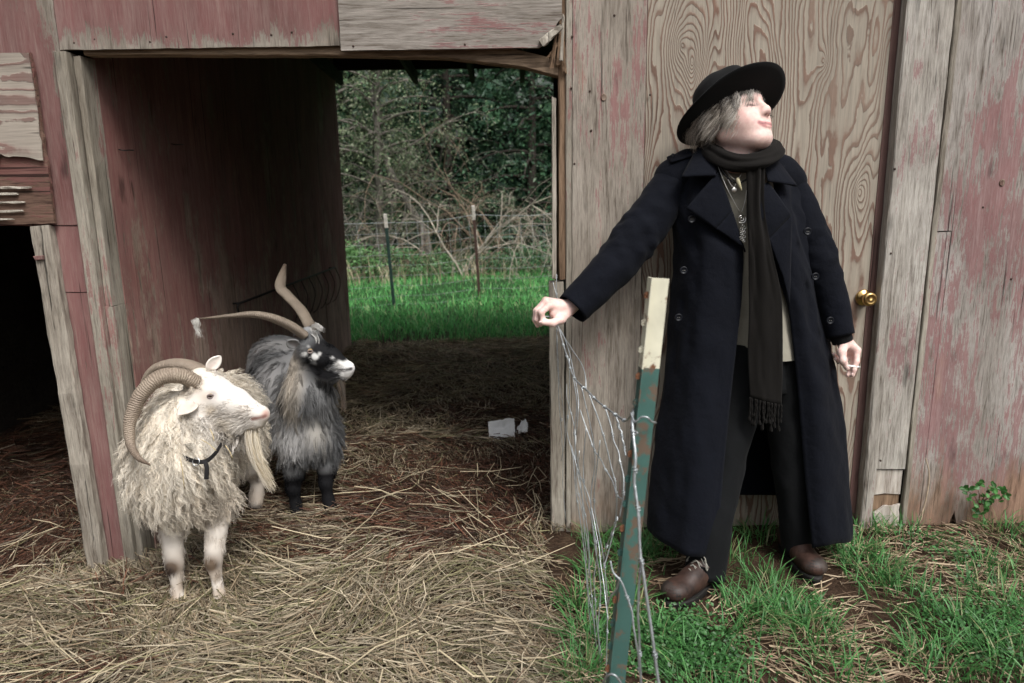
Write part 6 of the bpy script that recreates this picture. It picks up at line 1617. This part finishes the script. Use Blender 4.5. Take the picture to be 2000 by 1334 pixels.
# clover and chervil between the grass
n = 5200
cl = np.concatenate([np.stack([rng.normal(q[0], r_, m_), rng.normal(q[1], r_ * .8, m_)], 1) for q, r_, m_ in [((0.5282, -0.7021, 0), .07, 1300), ((0.5972, -0.8501, 0), .07, 700), ((0.4317, -0.8457, 0), .05, 600), ((1.5025, -0.7033, 0), .10, 1100), ((0.3714, -0.6712, 0), .05, 500), ((0.9592, -0.6051, 0), .05, 300), ((1.6553, -0.225, 0), .10, 300), ((1.4602, -0.8729, 0), .08, 400)]])
cl = cl[(cl[:, 1] < -.03)]
hgt = rng.uniform(.012, .05, len(cl))
Pp = np.stack([cl[:, 0], cl[:, 1], gz(cl[:, 0], cl[:, 1]) + hgt], 1)
Nn = rng.normal(0, .45, (len(cl), 3)) + [0, -.15, 1]
o = leaves(Pp, Nn, (.008, .018), np.array([.05, .15, .04]) * rng.uniform(.55, 1.4, (len(cl), 1)), 'clover', None)
tag(o, 'low green clover leaves between the grass tufts', 'clover', kind='stuff')


# ================================================================== beyond the shed: field fence, scrub and wood
ff = thing('field_fence', 'thin wire field fence on steel posts across the green meadow', 'fence', (-1, 6.6, 0))
M['far_wire'] = simple_mat('far_wire', (.34, .37, .37), .6, .3)
M['far_green'] = simple_mat('far_post_green', (.03, .06, .05), .7); M['far_white'] = simple_mat('far_post_tip', (.62, .58, .52), .7); M['far_rust'] = simple_mat('far_post_rust', (.10, .06, .05), .8); M['old_post'] = simple_mat('old_post_wood', (.3, .28, .26), .85)
fl_ = []
for (b0, t0, m) in [((-1.5632, 6.5946, -0.03), (-1.5808, 6.35, 1.2237), 'far_green'), ((-0.4219, 7.2168, -0.03), (-0.4657, 6.85, 1.3084), 'far_rust'), ((-3.6, 6.0, -.03), (-3.62, 6.0, 1.3), 'far_green'), ((.95, 7.6, -.03), (.95, 7.6, 1.32), 'far_rust'), ((2.9, 8.6, -.03), (2.88, 8.6, 1.35), 'far_green'), ((-6.0, 5.6, -.03), (-6.0, 5.6, 1.3), 'far_green')]:
    b0, t0 = np.array(b0), np.array(t0); d_ = t0 - b0
    p_ = part('post', *board_geo(b0, b0 + d_ * .86, .020, .014, 4, 0, .003), M[m], ff, False); part('post_tip', *board_geo(b0 + d_ * .8605, t0, .0205, .0145, 3, 0, .003), M['far_white'], p_, False); fl_.append((b0, t0))
fl_.sort(key=lambda q: q[0][0])
for lv in (.98, .86, .74, .62, .5, .38, .26, .14, .04):
    pts = [b0 + (t0 - b0) * lv * .93 for b0, t0 in fl_]
    full = []
    for a_, b_ in zip(pts[:-1], pts[1:]):
        for u_ in np.linspace(0, 1, 8, endpoint=False): full.append(a_ + (b_ - a_) * u_ - np.array([0, 0, .035 * math.sin(u_ * math.pi)]))
    full.append(pts[-1]); part('strand', *tube(np.array(full), .0030 if lv > .9 else .0017, 5), M['far_wire'], ff)
for (a_, b_) in zip(fl_[:-1], fl_[1:]):
    for u_ in np.arange(.1, 1, .12):
        q0 = a_[0] + (b_[0] - a_[0]) * u_; q1 = a_[1] + (b_[1] - a_[1]) * u_; part('stay_wire', *tube([q0 + (q1 - q0) * .04, q0 + (q1 - q0) * .91 - [0, 0, .03]], .0012, 4), M['far_wire'], ff)
for (q, h_, w_, lab) in [((-1.0871, 10.9311, -0.03), .33, .03, 'short grey stake standing in the dry grass behind the field fence'), ((-1.9146, 12.7292, -0.03), 1.15, .025, 'thin pale stake among the brambles behind the field fence')]:
    q = np.array(q); s_ = link('stake', make_mesh('stake', board_geo((0, 0, -.05), (.02, 0, h_), w_, w_ * .8, 6, .003, .006, 3)[0], board_geo((0, 0, -.05), (.02, 0, h_), w_, w_ * .8, 6, .003, .006, 3)[1], M['old_post'], False), None, tuple(q)); tag(s_, lab, 'stake')

def bark(name, c): return simple_mat(name, c, .9, 0, .1, 40, .45, .6, .02)
M['bark_grey'] = bark('bark_grey', (.16, .145, .125)); M['bark_dark'] = bark('bark_dark', (.05, .042, .036)); M['twig_pale'] = bark('twig_pale', (.36, .32, .26)); M['twig_brown'] = bark('twig_brown', (.22, .165, .12))

def branches(base, n, length, spread, rad, droop, depth, r_, sub=4, up=1.0, origin_spread=.2):
    """recursive bare branching; returns verts/faces and the tip points"""
    mb = MB(); tips = []
    def grow(p, d, L, r, lev):
        k = 6; pts = [p]; dd = d.copy()
        for i in range(k):
            dd = unit(dd + r_.normal(0, .13, 3) + np.array([0, 0, -droop * (i / k) * (1 if lev else .8)])); pts.append(pts[-1] + dd * L / k)
        v, f = tube(np.array(pts), np.linspace(r, r * .35, k + 1), 4, False); mb.add(v, f)
        tips.append(np.array(pts))
        if lev < depth:
            for j in range(sub):
                i = r_.integers(2, k + 1); ax = unit(r_.normal(0, 1, 3)); grow(pts[i], unit(dd * .7 + ax * .75), L * r_.uniform(.35, .62), r * .5, lev + 1)
    for i in range(n):
        a_ = r_.uniform(0, 6.283); d = unit(np.array([math.cos(a_) * spread, math.sin(a_) * spread, up]) * r_.uniform(.7, 1.3, 3)); o_ = np.array(base) + r_.normal(0, origin_spread, 3) * [1, 1, 0]
        grow(o_, d, length * r_.uniform(.6, 1.15), rad * r_.uniform(.6, 1.2), 0)
    return mb, np.concatenate(tips)

def bare_bush(base, n, length, spread, rad, droop, depth, seed, label, mat, sub=4):
    r_ = np.random.default_rng(seed); base = np.append(np.array(base, float)[:2], 0.0); base[2] = float(gz(base[0], base[1])) - .05
    th = thing('bush', label, 'bush', tuple(base), 'bare bushes at the wood edge')
    mb, tips = branches(base, n, length, spread, rad, droop, depth, r_, sub); mb.obj('branches', M[mat], th)
    m_ = 1500; q = tips[r_.integers(0, len(tips), m_)] + r_.normal(0, .06, (m_, 3)); leaves(q, r_.normal(0, .7, (m_, 3)) + [0, 0, .6], (.025, .06), np.array(MOSS)[r_.integers(0, 4, m_)], 'foliage', th, .5)
    return th, tips

def tree(base, height, rad, nleaf, lsize, cols, seed, label, kind='evergreen', bark_='bark_dark', lean=(0, 0), low=.12):
    r_ = np.random.default_rng(seed); base = np.append(np.array(base, float)[:2], 0.0); base[2] = float(gz(base[0], base[1])) - .05
    th = thing('tree', label, 'tree', tuple(base), 'trees of the dark wood')
    topp = base + np.array([lean[0], lean[1], height])
    tp = spline([base, base * .5 + topp * .5 + np.append(r_.normal(0, .15, 2), 0), topp], 14)
    mb = MB(); mb.add(*tube(tp, np.linspace(height * .012 + .03, .015, 14), 8, False))
    nb = 46; P, N_, K = [], [], []
    for i in range(nb):
        u = low / height + (1 - low / height) * (i + r_.random()) / nb; u = min(u, .98)
        p0 = np.array([np.interp(u, np.linspace(0, 1, 14), tp[:, k]) for k in range(3)])
        R = rad * ((1 - u) * .85 + .2) * r_.uniform(.65, 1.15) if kind == 'evergreen' else rad * (math.sin(min(1, u * 1.2 + .12) * math.pi) ** .6) * r_.uniform(.5, 1.15)
        a_ = i * 2.4 + r_.normal(0, .4); d = np.array([math.cos(a_), math.sin(a_), .25 if kind == 'evergreen' else .6])
        pts = np.array([p0 + d * R * s_ - np.array([0, 0, R * .42 * s_ ** 2]) for s_ in np.linspace(0, 1, 8)])
        mb.add(*tube(pts, np.linspace(.045, .008, 8) * height / 8, 4, False))
        m_ = nleaf // nb
        s_ = r_.random(m_) ** .6; c_ = np.stack([np.interp(s_, np.linspace(0, 1, 8), pts[:, k]) for k in range(3)], 1)
        sc = .10 * R + .09
        q = c_ + r_.normal(0, 1, (m_, 3)) * [sc * 1.5, sc * 1.5, sc * .8]; q[:, 2] -= np.abs(r_.normal(0, .16, m_))
        P.append(q); N_.append(r_.normal(0, .7, (m_, 3)) + [0, 0, .8])
        shade = r_.uniform(.6, 1.35); K.append(np.array(cols)[r_.integers(0, len(cols), m_)] * (shade * r_.uniform(.6, 1.4, m_))[:, None])
    mb.obj('trunk', M[bark_], th)
    Pq = np.concatenate(P); Pq[:, 2] = np.maximum(Pq[:, 2], .02)
    leaves(Pq, np.concatenate(N_), lsize, np.concatenate(K), 'crown', th, .45)
    return th
DK = [(.034, .085, .044), (.048, .115, .055), (.022, .058, .034), (.075, .13, .065)]
MOSS = [(.17, .21, .115), (.22, .245, .155), (.12, .17, .085), (.08, .14, .065)]
tree((.6, 15.0), 9.5, 2.6, 11000, (.06, .15), DK, 1, 'tall dark evergreen with drooping sprays behind the bare bush')
tree((-1.6, 16.5), 10, 2.8, 9000, (.06, .16), DK, 2, 'broad dark evergreen at the middle of the wood edge')
tree((2.9, 14.6), 9, 2.7, 8000, (.06, .16), DK, 3, 'dark evergreen hidden behind the barn corner')
tree((-4.3, 15.2), 8.5, 2.6, 9000, (.06, .15), MOSS[1:] + DK[:1], 4, 'olive green tree of dense small leaves by the leaning trunk', 'broad', 'bark_grey')
tree((-2.9, 13.2), 6.5, 1.9, 7500, (.05, .11), MOSS, 5, 'mossy grey-green tree with drooping twigs behind the bramble bank', 'broad', 'bark_grey', (.4, 0), .8)
tree((-6.6, 15.5), 9, 2.8, 7000, (.07, .17), DK, 6, 'dark evergreen behind the far end of the bramble bank')
tree((5.4, 15.8), 9, 2.8, 6000, (.07, .17), DK, 7, 'outermost dark evergreen beyond the barn')
tree((-9, 17), 9, 3, 5000, (.08, .2), DK, 8, 'lone dark evergreen at the end of the field fence line')
# wall of wood behind
r_ = np.random.default_rng(77); n = 42000
Pp = np.stack([r_.uniform(-17, 14, n), 20 + r_.random(n) * 3.5, r_.random(n) ** 1.1 * 9.5], 1); Pp[:, 1] += .9 * vnoise(Pp * [1, 0, 1], .5, 3)
kk = (.7 + .7 * vnoise(Pp, .9, 5))[:, None] * r_.uniform(.6, 1.3, (n, 1))
o = leaves(Pp, r_.normal(0, .6, (n, 3)) + [0, -.6, .5], (.35, .8), np.array(DK)[r_.integers(0, 3, n)] * np.clip(kk, .2, 2), 'wood', None, .55); tag(o, 'dark mass of far trees closing the meadow', 'wood', kind='stuff')
# bare scrub
bare_bush((-0.8666, 10.5109, 0), 9, 2.6, .75, .020, .42, 3, 11, 'arching bare bush with pale branches in the middle of the wood edge', 'twig_pale', 4)
bare_bush((-.1, 12.2, 0), 8, 3.0, .8, .022, .40, 3, 12, 'tangled bare bush of brown twigs against the dark evergreen', 'twig_brown', 4)
bare_bush((.9, 11.4, 0), 7, 1.9, .8, .015, .50, 3, 13, 'low bare bush of pale arching twigs beside the barn post', 'twig_pale', 4)
bare_bush((-2.6, 12.0, 0), 10, 2.5, .6, .018, .35, 3, 14, 'upright grey bare bush beneath the mossy tree', 'bark_grey', 4)
bare_bush((-4.2, 11.8, 0), 9, 2.2, .7, .018, .4, 3, 15, 'bare grey bush at the end of the bramble bank', 'bark_grey', 4)
lt = thing('tree', 'thick leaning grey trunk rising out of the scrub', 'tree', (-1.9, 13, 0), 'trees of the dark wood')
pts = spline([(-1.7991, 13, 0.1761), (-1.8945, 13, 0.6961), (-2.2452, 13, 1.3821), (-2.6263, 13.1, 2.1162), (-2.8763, 13.2, 3.1168), (-2.9542, 13.3, 4.1019), (-2.9753, 13.4, 5.0737)], 30)
part('trunk', *tube(pts, np.linspace(.10, .045, 30), 9, False, 1, 0, wrinkle(7, .08)), M['bark_grey'], lt)
r_ = np.random.default_rng(5); mb, tips = branches(pts[14], 7, 2.0, 1.2, .03, .35, 2, r_, 4, .6, .3); mb.obj('limb', M['bark_grey'], lt)
q = tips[r_.integers(0, len(tips), 2600)] + r_.normal(0, .07, (2600, 3)); leaves(q, r_.normal(0, .7, (2600, 3)) + [0, 0, .6], (.04, .09), np.array(MOSS)[r_.integers(0, 4, 2600)], 'crown', lt, .5)
# bramble bank
for i, (bx, by, w_, h_, n_, c_, lab) in enumerate([(-3.4, 9.9, .9, .75, 2600, (.085, .19, .06), 'bright green bramble mound behind the first field post'), (-1.9, 10.4, .8, .6, 1900, (.07, .16, .055), 'low bramble mound between the two field posts'), (.2, 10.9, .9, .55, 1500, (.055, .13, .05), 'darker bramble mound under the bare bush'), (-5.2, 10.2, 1.1, .9, 2000, (.05, .12, .04), 'tall bramble mound by the field fence end'), (2.0, 10.8, 1.0, .7, 1500, (.04, .10, .04), 'bramble mound behind the barn corner')]):
    th = thing('bramble', lab, 'bramble', (bx, by, 0), 'brambles behind the field fence')
    a_ = rng.uniform(0, 6.283, n_); q = np.sqrt(rng.random(n_)); hh = h_ * np.sqrt(np.clip(1 - q ** 2, 0, 1)) * (.8 + .5 * vnoise(np.stack([np.cos(a_) * q * 3, np.sin(a_) * q * 3, 0 * q], -1), 1, i)) * rng.uniform(.55, 1.05, n_)
    Pp = np.stack([bx + np.cos(a_) * q * w_ * 1.3, by + np.sin(a_) * q * w_ * .7, hh + .03], 1)
    leaves(Pp, rng.normal(0, .5, (n_, 3)) + [0, -.4, .8], (.04, .085), np.array(c_) * rng.uniform(.5, 1.5, (n_, 1)), 'foliage', th)
    mb, _ = branches((bx, by, 0), 12, h_ * 2.0, .9, .008, .6, 1, np.random.default_rng(60 + i), 3, 1.0, w_ * .4); mb.obj('canes', M['twig_brown'], th)
# dead standing grass
n = 2600
dx = rng.uniform(-6, 4, n); dy = 8.9 + rng.random(n) * 2.4 + .5 * vnoise(np.stack([dx, 0 * dx, 0 * dx], -1), .8, 2)
m = rng.random(n) < np.clip(.5 + 1.4 * vnoise(np.stack([dx, dy, dx * 0], -1), .8, 8), .05, 1); dx, dy = dx[m], dy[m]
A = grass_batch(dx, dy, .2, .62, .008, .014, .35, 4, 1.0)
cc = np.where(rng.random((len(dx), 1)) < .6, [.40, .34, .23], [.24, .23, .13]) * rng.uniform(.6, 1.25, (len(dx), 1))
v_, f_, c_ = ribbons(A[0], A[1], A[2], cc); o = link('dry_grass', make_mesh('dry_grass', v_, f_, M['straw'], True, c_)); tag(o, 'tall dead straw-coloured grass along the wood edge', 'grass', kind='stuff')
